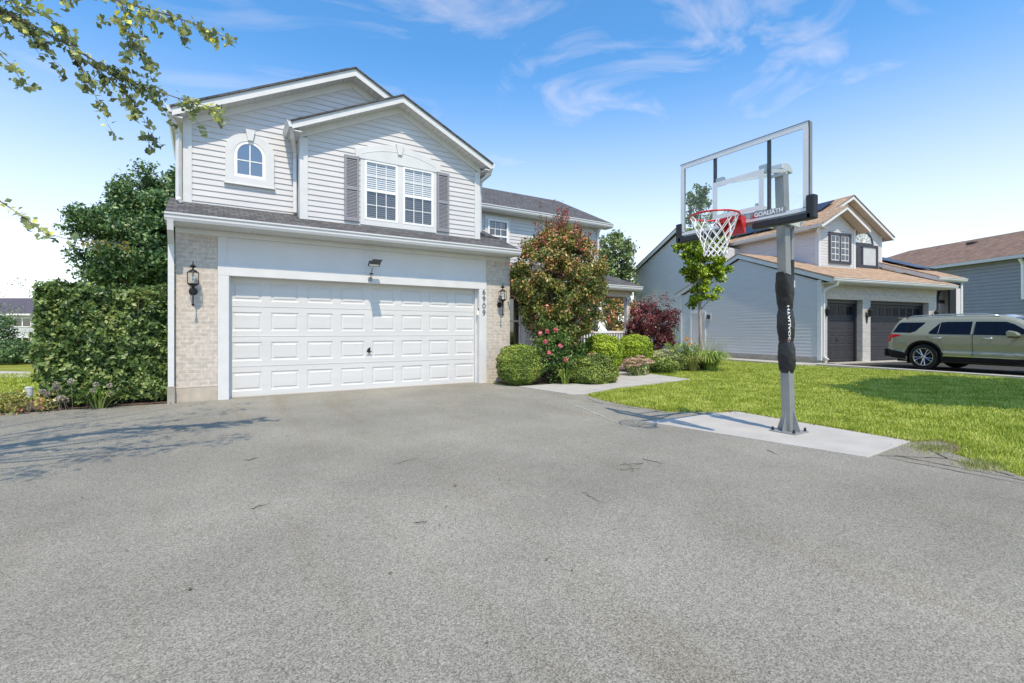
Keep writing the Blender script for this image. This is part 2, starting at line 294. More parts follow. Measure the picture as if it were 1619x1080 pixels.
def siding(poly,place,lap=.1,out=.014,mb=None,dutch=False,zs=None):
    """lapped boards over convex polygon poly [(u,z)]; place(u,z,o) -> point, o = distance out of the wall"""
    mb=mb or MB(); z0=min(p[1] for p in poly); z1=max(p[1] for p in poly); k=0
    za=z0 if zs is None else zs+lap*math.floor((z0-zs)/lap+1e-6)
    while za<z1-1e-4:
        zb=za+lap; p=clip(clip(poly,za+1e-6,True),zb-1e-6,False)
        if len(p)>=3:
            if dutch:
                zk=za+.58*lap
                for lo,hi,f in ((za,zk,lambda z:out),(zk,zb,lambda z:out*(zb-z)/(zb-zk))):
                    pp=clip(clip(p,lo+1e-6,True),hi-1e-6,False)
                    if len(pp)>=3: mb.add([place(u,z,f(z)+.002) for u,z in pp],[tuple(range(len(pp)))])
            else:
                q=[place(u,z,out*(1-(z-za)/lap)+.002) for u,z in p]; mb.add(q,[tuple(range(len(q)))])
            us=[u for u,z in p if abs(z-za)<1e-3]
            if len(us)>=2:
                a,b=min(us),max(us); mb.add([place(a,za,out+.002),place(b,za,out+.002),place(b,za,0),place(a,za,0)],[(0,1,2,3)])
        za+=lap
    return mb
def np_mesh(name,verts,nper,m,parent=None,faces=None,kind=None):
    """verts (N*k,3); faces template list for k verts, repeated"""
    k=nper; N=len(verts)//k
    if faces is None: faces=[tuple(range(k))]
    F=np.concatenate([np.array(f) for f in faces]); ls=np.array([len(f) for f in faces])
    loops=(np.arange(N)[:,None]*k+F[None,:]).ravel(); tot=np.tile(ls,N); st=np.concatenate([[0],np.cumsum(tot)[:-1]])
    me=bpy.data.meshes.new(name); me.vertices.add(len(verts)); me.vertices.foreach_set('co',verts.astype(np.float32).ravel())
    me.loops.add(len(loops)); me.loops.foreach_set('vertex_index',loops.astype(np.int32))
    me.polygons.add(len(tot)); me.polygons.foreach_set('loop_start',st.astype(np.int32)); me.polygons.foreach_set('loop_total',tot.astype(np.int32))
    me.update(calc_edges=True); 
    return link(name,me,m,parent)
def unit(a): return a/np.maximum(np.linalg.norm(a,axis=1,keepdims=True),1e-9)
def leaves(name,P,size,m,parent=None,N=None,aspect=.55,jit=.8,droop=0):
    """one folded diamond leaf per point; N = preferred outward normals"""
    n=len(P); P=np.asarray(P,float)
    nr=rng.normal(size=(n,3)); nr=unit(nr)
    if N is not None: nr=unit(unit(np.asarray(N,float))+nr*jit)
    else: nr=unit(nr+np.array([0,-.1,.55]))
    t=rng.normal(size=(n,3)); t[:,2]-=droop; t=unit(t-nr*(t*nr).sum(1,keepdims=True)); w=np.cross(nr,t)
    s=(size*rng.uniform(.6,1.3,n))[:,None]
    a=P-t*s*.5; c=P+t*s*.5; f=s*.10
    l=P-t*s*.06+w*s*aspect*.5+nr*f; r=P-t*s*.06-w*s*aspect*.5+nr*f
    V=np.stack([a,l,c,r],1).reshape(-1,3)
    return np_mesh(name,V,4,m,parent,faces=[(0,1,2),(0,2,3)])
def sph(n): return unit(rng.normal(size=(n,3)))
def clumps(centres,n,r,flat=.7):
    c=np.asarray(centres)[rng.integers(0,len(centres),n)]
    d=sph(n)*(rng.uniform(0,1,(n,1))**.45)*r*rng.uniform(.6,1.2,(n,1)); d[:,2]*=flat
    return c+d,d
def lump(d,k=3.1,s=0.):
    return (np.sin(d[:,0]*k+s)*np.cos(d[:,1]*k*1.3+s*2)+np.sin(d[:,2]*k*1.7+s*3)*.7+np.sin((d[:,0]+d[:,2])*k*2.3+s)*.45)
def crown_centres(n,rad,c,lumpy=.16,seed=0,fill=.35,zmin=-9):
    d=sph(n*2); r=np.where(rng.uniform(0,1,n*2)<fill,rng.uniform(.35,.85,n*2),rng.uniform(.82,1.0,n*2))*(1+lumpy*lump(d,3.1,seed))
    P=d*r[:,None]*np.array(rad)+np.array(c); P=P[P[:,2]>zmin]
    return P[:n]

# =============== ground, drives, path ===============
def sheet(name,poly,z,m,thick=0):
    mb=MB()
    if thick: mb.prism([(x,y,z-thick) for x,y in poly],(0,0,thick))
    else: mb.add([(x,y,z) for x,y in poly],[tuple(range(len(poly)))])
    return tag(mb.build(name,m),kind='structure')
g=sheet('ground',[(-1500,-1500),(1500,-1500),(1500,1500),(-1500,1500)],-.012,M['lawn'])
def wob(pts,amp=.03,step=.25):
    out=[]
    for i in range(len(pts)):
        a,b=Vector(pts[i]),Vector(pts[(i+1)%len(pts)]); n=max(1,int((b-a).length/step))
        if (b-a).length>8: n=1
        for k in range(n):
            p=a.lerp(b,k/n); out.append((p.x+(random.uniform(-amp,amp) if k else 0),p.y+(random.uniform(-amp,amp) if k else 0)))
    return out
LAWN_EDGE=[(5.56,-2.87),(5.36,-3.6),(5.28,-4.3),(5.35,-4.95),(6.05,-5.42),(6.18,-5.48),(6.08,-6.5),(5.99,-7.62),(6.28,-7.75),(6.12,-7.95),(5.72,-8.0),(5.45,-8.35),(5.18,-8.62),(5.3,-9.4),(5.6,-12)]
drive=sheet('driveway',wob([(-3.0,.28),(-2.5,.02),(-.9,-.02),(-.17,-.02),(-.17,.2),(5.08,.2),(5.08,-.02),(5.3,-.9),(5.34,-2.6)]+LAWN_EDGE+[(6.5,-20),(-14,-20),(-14,-1.2),(-3.4,-.2)],.018,.3),.004,M['asphalt'])
sheet('street',[(-300,-26),(300,-26),(300,-19.5),(-300,-19.5)],.0,M['asphalt_light'])
# concrete slab under the hoop
pad=MB().prism([(4.45,-5.31,-.1),(6.16,-5.47,-.1),(5.96,-7.60,-.1),(4.83,-7.65,-.1)],(0,0,.118)).build('concrete_pad',M['concrete'],bevel=.006); tag(pad,kind='structure')
# pale filled crack line across the asphalt
def strip(name,pts,w,z,m):
    mb=MB(); n=len(pts); vs=[]
    for i,p in enumerate(pts):
        a=Vector(pts[max(i-1,0)]); b=Vector(pts[min(i+1,n-1)]); t=(b-a).normalized(); q=Vector((-t.y,t.x))*w*random.uniform(.5,1.1)/2
        vs+=[(p[0]+q.x,p[1]+q.y,z),(p[0]-q.x,p[1]-q.y,z)]
    mb.add(vs,[(2*i,2*i+1,2*i+3,2*i+2) for i in range(n-1)]); return tag(mb.build(name,m),kind='structure')
def wline(a,b,n=14,amp=.02):
    a=Vector(a);b=Vector(b); t=(b-a).normalized(); q=Vector((-t.y,t.x))
    return [tuple(a.lerp(b,i/n)+q*random.uniform(-amp,amp)) for i in range(n+1)]
M['chalk']=mat('pale_crack_fill',(.50,.49,.47),.9,var=.15,scale=20)
M['crack']=mat('dark_crack',(.03,.028,.025),.95,var=.3,scale=20)
strip('driveway_crack_line',wline((4.60,-3.75),(3.97,-5.62),20,.008),.018,.009,M['chalk'])
for a,b,w in [((5.02,-7.66),(5.42,-8.05),.014),((5.42,-8.05),(5.18,-8.55),.014),((4.98,-7.75),(4.95,-8.9),.012),((5.95,-7.66),(5.42,-8.05),.016),((5.15,-7.75),(5.08,-8.7),.014),((5.05,-3.4),(5.2,-4.9),.012),((5.2,-4.9),(5.5,-5.35),.012),((5.30,-3.2),(5.05,-3.9),.01)]:
    strip('driveway_crack',wline(a,b,16,.012),w,.0085,M['crack'])
# walkway to the porch
pathpoly=[(5.22,-1.16),(5.34,-2.62),(5.56,-2.84),(7.02,-2.37),(9.56,-2.08),(9.95,-.1),(10.1,1.9),(8.5,1.9),(8.35,-.55),(7.6,-1.22)]
pw=MB().prism([(x,y,-.08) for x,y in pathpoly],(0,0,.105)).build('path',M['concrete'],bevel=.005); tag(pw,kind='structure')
# flower bed soil
sheet('flower_bed',wob([(5.35,-.1),(5.28,-1.1),(6.3,-1.15),(7.6,-1.15),(8.3,-.5),(8.4,1.9),(5.7,3.1)],.03),.012,M['mulch'])
sheet('flower_bed',wob([(10.0,-.35),(10.1,1.8),(10.3,5.5),(17,7.5),(16.6,2.4),(14.6,.75),(12.4,.2)],.06),.012,M['mulch'])
sheet('flower_bed',wob([(-.80,-.0),(-2.6,.06),(-3.2,.35),(-3.05,1.6),(-.8,1.8)],.04),.012,M['mulch'])
# =============== OUR HOUSE ===============
H=thing('house','two-storey house with pale lap siding, grey shingles and a wide white garage door','house')
HX0,HX1=-.76,5.72
# brick
MB().prism([(HX0,0,.24),(-.17,0,.24),(-.17,.35,.24),(-.56,.35,.24),(-.56,9,.24),(HX0,9,.24)],(0,0,2.70)).build('brick_wall',M['brick'],H)
MB().prism([(5.08,0,-.1),(HX1,0,-.1),(HX1,3.2,-.1),(5.5,3.2,-.1),(5.5,.35,-.1),(5.08,.35,-.1)],(0,0,3.04)).build('brick_wall',M['brick'],H)
MB().prism([(HX0-.008,-.008,-.15),(-.172,-.008,-.15),(-.172,.3,-.15),(-.56,.3,-.15),(-.56,9,-.15),(HX0-.008,9,-.15)],(0,0,.385)).build('foundation',M['pier_base'],H)
# header panel with thin board joints
hp=B(-.168,5.078,.012,.2,2.30,2.935); 
for x0,x1 in ((-.168,-.03),(2.33,2.47),(4.95,5.078)): hp.box(x0,x1,.002,.012,2.313,2.935)
hp.build('header_panel',M['stucco'],H,bevel=.002)
# trim round the opening
tr=MB().box(-.168,0,-.026,.17,-.03,2.135).box(4.89,5.078,-.026,.17,-.03,2.135).box(-.168,5.078,-.028,.17,2.135,2.312)
tr.box(.0,.035,.10,.158,-.03,2.135).box(4.855,4.89,.10,.158,-.03,2.135)
tr.build('garage_door_frame',M['trim'],H,bevel=.004)
# garage door: four sections of eight raised panels
gd=thing('garage_door',None,None,(0,.165,0)); gd.parent=H
def door_section(mb,x0,x1,z0,z1,ncol,pw,ph,d=.012):
    cw=(x1-x0)/ncol; mb.box(x0,x1,.012,.04,z0,z1)
    cols_=[(x0+i*cw,x0+(i+1)*cw) for i in range(ncol)]
    for a,b in cols_:
        cx=(a+b)/2; cz=(z0+z1)/2
        rings=[((a,b,z0,z1),0)]
        for ins,y in ((0,0),(.018,.010),(.036,.010),(.056,.001)): rings.append(((cx-pw/2+ins,cx+pw/2-ins,cz-ph/2+ins,cz+ph/2-ins),y))
        vs=[]
        for (p,q,r_,s_),y in rings: vs+=[(p,y,r_),(q,y,r_),(q,y,s_),(p,y,s_)]
        fs=[(4*i+k,4*i+(k+1)%4,4*i+4+(k+1)%4,4*i+4+k) for i in range(len(rings)-1) for k in range(4)]+[(16,17,18,19)]
        mb.add(vs,fs)
    mb.add([(x0,0,z0),(x1,0,z0),(x1,.03,z0-.004),(x0,.03,z0-.004)],[(0,1,2,3)]); mb.add([(x0,0,z1),(x1,0,z1),(x1,.03,z1+.004),(x0,.03,z1+.004)],[(0,1,2,3)])
for i in range(4):
    z0=.018+i*.535; s=MB(); door_section(s,-.02,4.92,z0,z0+.527,8,.475,.335); s.build('door_section',M['door_white'],gd)
    if i: B(.0,4.9,-.004,.0,z0-.006,z0+.012).build('section_lip',M['door_white'],gd)
B(0,4.9,.0,.03,-.01,.018).build('bottom_seal',M['soffit_tan'],gd)
hd=MB().lathe([(.035,0),(.035,-.008),(.02,-.012)],(2.45,0,.79),12,'Y').box(2.44,2.46,-.035,-.01,.74,.84).box(2.40,2.50,-.045,-.035,.755,.775).box(2.452,2.475,-.04,-.03,.775,.85); hd.build('handle',M['bronze'],gd)
# ---- lower roof, soffit, gutter
def slab(mb,a,b,c,d,t): # quad roof plane a,b,c,d thickness t downwards
    mb.prism([Vector(a),Vector(b),Vector(c),Vector(d)],(0,0,-t)); return mb
EX0,EX1=-.88,5.76
lr=MB(); slab(lr,(EX0,-.40,3.052),(EX1,-.40,3.052),(EX1,.75,3.052+1.15*.42),(EX0,.75,3.052+1.15*.42),.03); 
slab(lr,(5.05,.5,3.43),(EX1,.5,3.43),(EX1,3.2,3.052+3.6*.42),(5.05,3.2,3.052+3.6*.42),.03)
lr.build('garage_roof',M['shingle'],H)
fs=MB().prism([(EX0,-.355,2.915),(EX0,-.355,3.02),(EX0,.0,3.06),(EX0,.7,3.44),(EX0,.7,3.30),(EX0,.0,2.915)],(.025,0,0)); fs.prism([(EX1-.025,-.355,2.915),(EX1-.025,-.355,3.02),(EX1-.025,3.2,4.50),(EX1-.025,3.2,4.3),(EX1-.025,.0,2.915)],(.025,0,0)); fs.box(EX0,EX1,-.355,-.33,2.905,3.02); fs.build('fascia',M['trim'],H)
def gutter_prof(y0,z0,h=.12,w=.10):  # K-style, opens up; front towards -y
    return [(y0,z0),(y0-w*.55,z0),(y0-w*.78,z0+h*.35),(y0-w*.80,z0+h*.62),(y0-w,z0+h*.80),(y0-w,z0+h),(y0-w+.012,z0+h),(y0-w+.02,z0+h*.82),(y0-.01,z0+h*.82)]
def gutter(name,x0,x1,y,z,parent,h=.12,w=.10,m='gutter'):
    return MB().prism([(x0,a,b) for a,b in gutter_prof(y,z,h,w)],(x1-x0,0,0)).build(name,M[m],parent)
gutter('gutter',EX0-.005,EX1+.005,-.356,2.918,H,.125,.085)
def soffit_panels(mb,x0,x1,y0,y1,z,step=.1,axis='x'):
    mb.box(x0,x1,y0,y1,z,z+.012)
    n=int((x1-x0)/step)
    for i in range(n): mb.box(x0+i*step,x0+i*step+step*.86,y0,y1,z-.006,z)
    return mb
soffit_panels(MB(),EX0+.03,EX1-.03,-.33,.0,2.90).build('soffit',M['soffit'],H)
B(-.76,5.72,-.022,.0,2.80,2.892).build('frieze_board',M['trim'],H,bevel=.003)
# ---- upper main wall & gable
def front(y): return lambda u,z,o: (u,y-o,z)
ub=thing('upper_wall',None,None); ub.parent=H
SL=.5; RX=2.21; RZ=6.49
def main_top(x): return RZ-.145-SL*abs(x-RX)
mb=siding([(-.55,3.38),(1.25,3.38),(1.25,main_top(1.25)-.13),(-.55,main_top(-.55)-.13)],front(.55),.105)
siding([(1.25,4.9),(4.9,4.9),(4.9,main_top(4.9)-.13),(RX,main_top(RX)-.13),(1.25,main_top(1.25)-.13)],front(.55),.105,mb=mb)
mb.build('lap_siding',M['siding'],ub)
zt_=lambda x: 6.05-.255-.48*abs(x-3.10)
sb=MB()
siding([(1.30,3.28),(2.32,3.28),(2.32,zt_(2.32)),(1.30,zt_(1.30))],front(.25),.105,mb=sb,zs=3.28)
siding([(3.94,3.28),(4.92,3.28),(4.92,zt_(4.92)),(3.94,zt_(3.94))],front(.25),.105,mb=sb,zs=3.28)
siding([(2.32,3.28),(3.94,3.28),(3.94,3.36),(2.32,3.36)],front(.25),.105,mb=sb,zs=3.28)
siding([(2.32,4.69),(3.94,4.69),(3.94,zt_(3.94)),(3.10,zt_(3.10)),(2.32,zt_(2.32))],front(.25),.105,mb=sb,zs=3.28)
sb.build('lap_siding',M['siding'],ub)
bk=MB().prism([(-.67,.56,3.2),(5.05,.56,3.2),(5.05,.56,4.9),(RX,.56,6.33),(-.67,.56,4.9)],(0,.14,0)).box(-.67,-.53,.7,11,3.2,4.9).box(4.91,5.05,.7,3.2,3.2,4.9)
bk.prism([(1.17,.262,3.2),(5.04,.262,3.2),(5.04,.262,4.85),(3.1,.262,5.8),(1.17,.262,4.85)],(0,.1,0)).box(1.17,1.27,.3,.6,3.2,4.85).box(4.94,5.04,.3,.6,3.2,4.85)
bk.build('wall_backing',M['siding'],ub)
cb=MB().box(-.675,-.545,.525,.70,3.36,4.88).box(1.165,1.31,.22,.40,3.28,4.86).box(4.905,5.045,.22,.56,3.24,4.86)
for (xa,xb) in ((-.675,RX),(5.0,RX)):  # rake boards under the main gable
    za,zb=main_top(xa),main_top(xb); cb.prism([(xa,.522,za-.145),(xb,.522,zb-.15),(xb,.522,zb),(xa,.522,za)],(0,.04,0))
for (xa,xb) in ((1.165,3.10),(5.045,3.10)):
    za,zb=6.05-.13-.48*abs(xa-3.1),6.05-.13; cb.prism([(xa,.217,za-.145),(xb,.217,zb-.15),(xb,.217,zb),(xa,.217,za)],(0,.04,0))
cb.build('corner_board',M['trim'],ub)
def gable_roof(cx,rz,hw,sl,y0,y1,parent,name,m,t=.03,rake=.15,soff=True,xo=.0,fm='trim',ret=True):
    r=MB(); f=MB(); sf=MB()
    for s in (-1,1):
        xe=cx+s*hw; ze=rz-sl*hw
        slab(r,(xe+s*.03,y0-.03,ze-sl*.03+.005),(cx,y0-.03,rz+.005),(cx,y1,rz+.005),(xe+s*.03,y1,ze-sl*.03+.005),t)
        zo=-.028
        f.prism([(xe,y0,ze+zo),(cx,y0,rz+zo),(cx,y0,rz+zo-rake),(xe,y0,ze+zo-rake)],(0,.022,0))
        if s==-1: f.prism([(xe,y0+.022,ze+zo),(xe,y1,ze+zo),(xe,y1,ze+zo-rake+.02),(xe,y0+.022,ze+zo-rake+.02)],(.02,0,0))
        else: f.prism([(xe-.02,y0+.022,ze+zo),(xe-.02,y1,ze+zo),(xe-.02,y1,ze+zo-rake+.02),(xe-.02,y0+.022,ze+zo-rake+.02)],(.02,0,0))
    return r.build(name,M[m],parent),f.build('rake_board',M[fm],parent)
def rake_soffit(cx,rz,hw,sl,y0,y1,parent,drop=.16,step=.105,m='soffit'):
    mb=MB(); 
    for s in (-1,1):
        n=int(hw/step)
        for i in range(n):
            a=i*step; b=a+step*.9; xa,xb=cx+s*a,cx+s*b; za,zb=rz-drop-sl*a,rz-drop-sl*b
            mb.prism([(xa,y0,za),(xb,y0,zb),(xb,y0,zb+.012),(xa,y0,za+.012)],(0,y1-y0,0))
        xa,xb=cx,cx+s*hw; mb.prism([(xa,y0,rz-drop+.012),(xb,y0,rz-drop-sl*hw+.012),(xb,y0,rz-drop-sl*hw+.02),(xa,y0,rz-drop+.02)],(0,y1-y0,0))
    return mb.build('rake_soffit',M[m],parent)
gable_roof(RX,RZ,3.03,SL,.25,11,H,'main_roof','shingle',rake=.14)
rake_soffit(RX,RZ,2.98,SL,.272,.53,H)
gable_roof(3.10,6.05,2.10,.48,-.05,1.9,H,'bay_roof','shingle',rake=.13)
rake_soffit(3.10,6.05,2.06,.48,-.028,.22,H,drop=.15)
# boxed eave returns with soffit at low ends
for b_ in ((-.82,-.67,.272,11,4.80,4.82),(5.045,5.2,-.03,.9,4.86,4.88),(1.0,1.165,-.03,.55,4.86,4.88)): B(*b_).build('eave_soffit',M['soffit'],H)
def side_gutter(x,y0,y1,z,s,h=.12,w=.09):
    p=gutter_prof(0,z,h,w); return [(x+s*(-a),y0,b) for a,b in p],(0,y1-y0,0)
for x,y0,y1,z,s in ((-.82,.24,11,4.86,-1),(1.0,-.055,.55,4.91,-1),(5.2,-.055,3.0,4.91,1)):
    pts,d=side_gutter(x,y0,y1,z,s); MB().prism(pts,d).build('gutter',M['gutter'],H)
# solar panel edge on the main roof left slope
sp=MB(); 
for i in range(3):
    for j in range(1):
        x0=-.55+i*.9; x1=x0+.86; y0,y1=.45,2.0; z=lambda x: RZ-SL*(RX-x)+.07
        sp.prism([(x0,y0,z(x0)),(x1,y0,z(x1)),(x1,y1+4,z(x1)),(x0,y1+4,z(x0))],(0,0,.035))
sp.build('solar_panels',M['solar'],H)
# ---- wing, porch
siding([(5.05,2.6),(11.35,2.6),(11.35,4.83),(5.05,4.83)],front(3.2),.105).build('wing_siding',M['siding'],H)
wg=MB().box(5.0,11.38,3.212,3.4,-.1,4.84).box(11.22,11.38,3.4,9,-.1,4.84)
wg.prism([(11.22,3.4,4.84),(11.22,9.2,4.84),(11.22,6.0,6.3)],(.16,0,0)); wg.build('wing_wall',M['siding'],H)
B(5.75,11.35,3.195,3.212,.1,2.6).build('porch_wall',M['brick'],H)
MB().box(11.27,11.40,3.172,3.3,.1,4.84).build('wing_corner_board',M['trim'],H)
wr=MB(); slab(wr,(5.1,2.87,4.975),(11.80,2.87,4.975),(11.80,6.0,6.49),(5.1,6.0,6.49),.03); slab(wr,(5.1,9.13,4.975),(11.80,9.13,4.975),(11.80,6.0,6.49),(5.1,6.0,6.49),.03); wr.build('wing_roof',M['shingle'],H)
MB().prism([(11.75,2.89,4.94),(11.75,6.0,6.455),(11.75,6.0,6.31),(11.75,2.89,4.80)],(.03,0,0)).box(5.1,11.78,2.90,2.92,4.80,4.94).build('wing_fascia',M['trim'],H)
gutter('gutter',5.2,11.80,2.90,4.83,H,.125,.085)
soffit_panels(MB(),5.1,11.75,2.92,3.17,4.80).build('wing_soffit',M['soffit'],H)
MB().tube([(11.33,3.0,4.80),(11.33,3.10,4.66),(11.33,3.13,4.5),(11.33,3.13,2.8)],.035,4,sq=True).build('downspout',M['gutter'],H)
# wing windows: double hung with grids
def window(parent,x0,x1,z0,z1,y,nv=3,nh=4,frame=.05,glass='glass',m='white',rail=True,blinds=0,depth=.05,nm_='window'):
    w=thing(nm_,None,None,(0,0,0)); w.parent=parent
    f=MB().box(x0,x0+frame,y-.03,y+depth,z0,z1).box(x1-frame,x1,y-.03,y+depth,z0,z1).box(x0+frame,x1-frame,y-.03,y+depth,z0,z0+frame).box(x0+frame,x1-frame,y-.03,y+depth,z1-frame,z1)
    zm=(z0+z1)/2
    if rail: f.box(x0+frame,x1-frame,y-.018,y+depth-.01,zm-.025,zm+.025)
    f.build('window_frame',M[m],w,bevel=.003)
    g=MB(); a,b,c,d=x0+frame,x1-frame,z0+frame,z1-frame
    for i in range(1,nv): xx=a+(b-a)*i/nv; g.box(xx-.009,xx+.009,y-.002,y+.012,c,d)
    for i in range(1,nh):
        zz=c+(d-c)*i/nh
        if rail and abs(zz-zm)<.05: continue
        g.box(a,b,y-.001,y+.011,zz-.009,zz+.009)
    g.build('muntin',M[m],w)
    MB().add([(a,y+.018,c),(b,y+.018,c),(b,y+.018,d),(a,y+.018,d)],[(0,1,2,3)]).build('pane',M[glass],w)
    B(a-.01,b+.01,y+.22,y+.24,c-.01,d+.01).build('dark_room',M['interior'],w)
    if blinds:
        bl=MB(); zt=d; k=0
        while zt>c+.02:
            bl.prism([(a,y+.05,zt),(b,y+.05,zt),(b,y+.075,zt-.024),(a,y+.075,zt-.024)],(0,.0015,.001)); zt-=blinds
        bl.build('blind',M['blind'],w)
    return w
window(H,6.90,7.62,3.60,4.60,3.15,3,4,.055,'glass_dark')
window(H,5.95,6.62,3.60,4.60,3.15,3,4,.055,'glass_dark')
MB().box(6.82,7.70,3.16,3.20,4.61,4.70).box(6.82,6.90,3.16,3.2,3.5,4.61).box(7.62,7.70,3.16,3.2,3.5,4.61).build('window_trim',M['trim'],H)
window(H,9.3,10.0,3.5,4.6,3.15,3,4,.055,'glass_dark')
window(H,7.05,8.05,.70,2.3,3.12,2,2,.055,'glass_dark')
# entry door beside the garage wall, in the porch shade
MB().box(8.06,8.24,3.08,3.19,.33,2.45).build('window_trim',M['trim'],H)
MB().box(9.3,10.25,3.13,3.19,.36,2.45).box(9.4,10.15,3.10,3.13,.42,2.4).build('front_door',M['dark_trim'],H)
# porch
pr=MB(); slab(pr,(5.76,1.47,2.66),(11.78,1.47,2.66),(11.0,3.2,3.35),(5.76,3.2,3.35),.03); slab(pr,(11.78,1.47,2.66),(11.78,5,2.66),(11.0,5,3.35),(11.0,3.2,3.35),.03); pr.build('porch_roof',M['shingle'],H)
MB().box(5.76,11.76,1.50,1.52,2.49,2.63).box(11.74,11.76,1.52,5,2.49,2.63).build('porch_fascia',M['trim'],H)
gutter('gutter',5.76,11.76,1.498,2.52,H,.12,.08)
MB().box(5.76,11.74,1.52,3.2,2.485,2.497).build('porch_ceiling',M['soffit_tan'],H)
MB().box(5.76,11.5,1.74,1.9,2.30,2.484).box(11.34,11.5,1.9,5,2.30,2.484).build('porch_beam',M['soffit_tan'],H)
for x in (11.42,): MB().box(x-.07,x+.07,1.75,1.89,.33,2.30).box(x-.10,x+.10,1.72,1.92,.33,.50).box(x-.10,x+.10,1.72,1.92,2.18,2.30).build('porch_post',M['trim'],H,bevel=.005)
MB().box(8.70,8.84,1.75,1.89,.33,2.30).build('porch_post',M['trim'],H,bevel=.005)
MB().box(5.76,11.5,1.7,3.2,.22,.33).box(5.76,11.45,1.74,3.2,-.05,.22).build('porch_deck',M['found'],H)
rl=MB().box(8.85,11.36,1.80,1.86,1.12,1.19).box(8.85,11.36,1.81,1.85,.50,.55); 
x=8.88
while x<11.33: rl.box(x,x+.04,1.815,1.845,.55,1.12); x+=.115
rl.box(11.39,11.45,1.9,3.2,1.12,1.19); x=1.95
while x<3.1: rl.box(11.40,11.44,x,x+.04,.5,1.12); x+=.115
rl.build('railing',M['white'],H)
M['screen']=glassmat('insect_screen',(.42,.43,.45),alpha=0,refl=0)
# ---- bay double window with arched trim
bw=thing('bay_window',None,None); bw.parent=H
Y=.25
for x0,x1 in ((2.385,3.075),(3.19,3.88)):
    f=MB(); z0,z1=3.45,4.67; fr=.045
    f.box(x0,x0+fr,Y-.035,Y+.04,z0,z1).box(x1-fr,x1,Y-.035,Y+.04,z0,z1).box(x0+fr,x1-fr,Y-.035,Y+.04,z0,z0+fr).box(x0+fr,x1-fr,Y-.035,Y+.04,z1-fr,z1).box(x0+fr,x1-fr,Y-.028,Y+.03,4.03,4.09)
    f.build('window_frame',M['white'],bw,bevel=.003)
    g=MB(); a,b=x0+fr,x1-fr
    for lo,hi in ((z0+fr,4.03),(4.09,z1-fr)):
        for i in (1,2): xx=a+(b-a)*i/3; g.box(xx-.007,xx+.007,Y-.022,Y-.016,lo,hi)
        zz=(lo+hi)/2; g.box(a,b,Y-.021,Y-.017,zz-.006,zz+.006)
    g.build('muntin',M['white'],bw)
    MB().add([(a,Y-.014,z0+fr),(b,Y-.014,z0+fr),(b,Y-.014,z1-fr),(a,Y-.014,z1-fr)],[(0,1,2,3)]).build('pane',M['glass'],bw)
    MB().add([(a,Y-.010,z0+fr),(b,Y-.010,z0+fr),(b,Y-.010,4.04),(a,Y-.010,4.04)],[(0,1,2,3)]).build('screen',M['screen'],bw)
    bl=MB(); zt=z1-fr
    while zt>z0+fr: bl.add([(a,Y-.006,zt-.036),(b,Y-.006,zt-.036),(b,Y+.006,zt),(a,Y+.006,zt)],[(0,1,2,3)]); zt-=.043
    bl.build('blind',M['blind'],bw)
    MB().add([(a-.03,Y+.009,z0+.02),(b+.03,Y+.009,z0+.02),(b+.03,Y+.009,z1-.02),(a-.03,Y+.009,z1-.02)],[(0,1,2,3)]).build('dark_room',M['interior'],bw)
ft=MB().box(2.30,2.385,Y-.03,Y+.02,3.34,4.70).box(3.88,3.955,Y-.03,Y+.02,3.34,4.70).box(3.075,3.19,Y-.03,Y+.02,3.45,4.67).box(2.385,3.88,Y-.03,Y+.02,3.34,3.45)
def arc_band(x0,x1,zs,zc,n=24):
    return [(x0+(x1-x0)*i/n, zs+(zc-zs)*(1-((i/n)*2-1)**2)) for i in range(n+1)]
top=arc_band(2.20,4.05,4.84,5.06); bot=[(2.20,4.705),(4.05,4.705)]
vs=[(x,z) for x,z in top][::-1]+[(2.20,4.69),(2.30,4.67),(3.955,4.67),(4.05,4.69)]
ft.prism([(x,Y-.045,z) for x,z in vs],(0,.06,0))
ib=arc_band(2.32,3.93,4.76,4.925); ft.prism([(x,Y-.05,z+.012) for x,z in ib]+[(x,Y-.05,z) for x,z in ib[::-1]],(0,.01,0))
ft.prism([(3.03,Y-.075,5.10),(3.20,Y-.075,5.10),(3.155,Y-.075,4.88),(3.075,Y-.075,4.88)],(0,.08,0))
ft.build('window_trim',M['trim'],bw,bevel=.003)
for x0,x1 in ((1.985,2.275),(3.965,4.255)):
    s=MB(); z0,z1=3.385,4.69; s.box(x0,x0+.045,Y-.045,Y-.01,z0,z1).box(x1-.045,x1,Y-.045,Y-.01,z0,z1)
    zm=3.385+(4.69-3.385)*.5
    for a,b in ((z0,z0+.06),(zm-.03,zm+.03),(z1-.06,z1)): s.box(x0+.045,x1-.045,Y-.045,Y-.01,a,b)
    s.box(x0+.045,x1-.045,Y-.012,Y-.008,z0,z1)
    for a,b in ((z0+.06,zm-.03),(zm+.03,z1-.06)):
        zz=a
        while zz<b-.02: s.prism([(x0+.045,Y-.040,zz),(x0+.045,Y-.034,zz),(x0+.045,Y-.014,zz+.032),(x0+.045,Y-.020,zz+.032)],(x1-x0-.09,0,0)); zz+=.029
    s.build('shutter',M['shutter'],H)
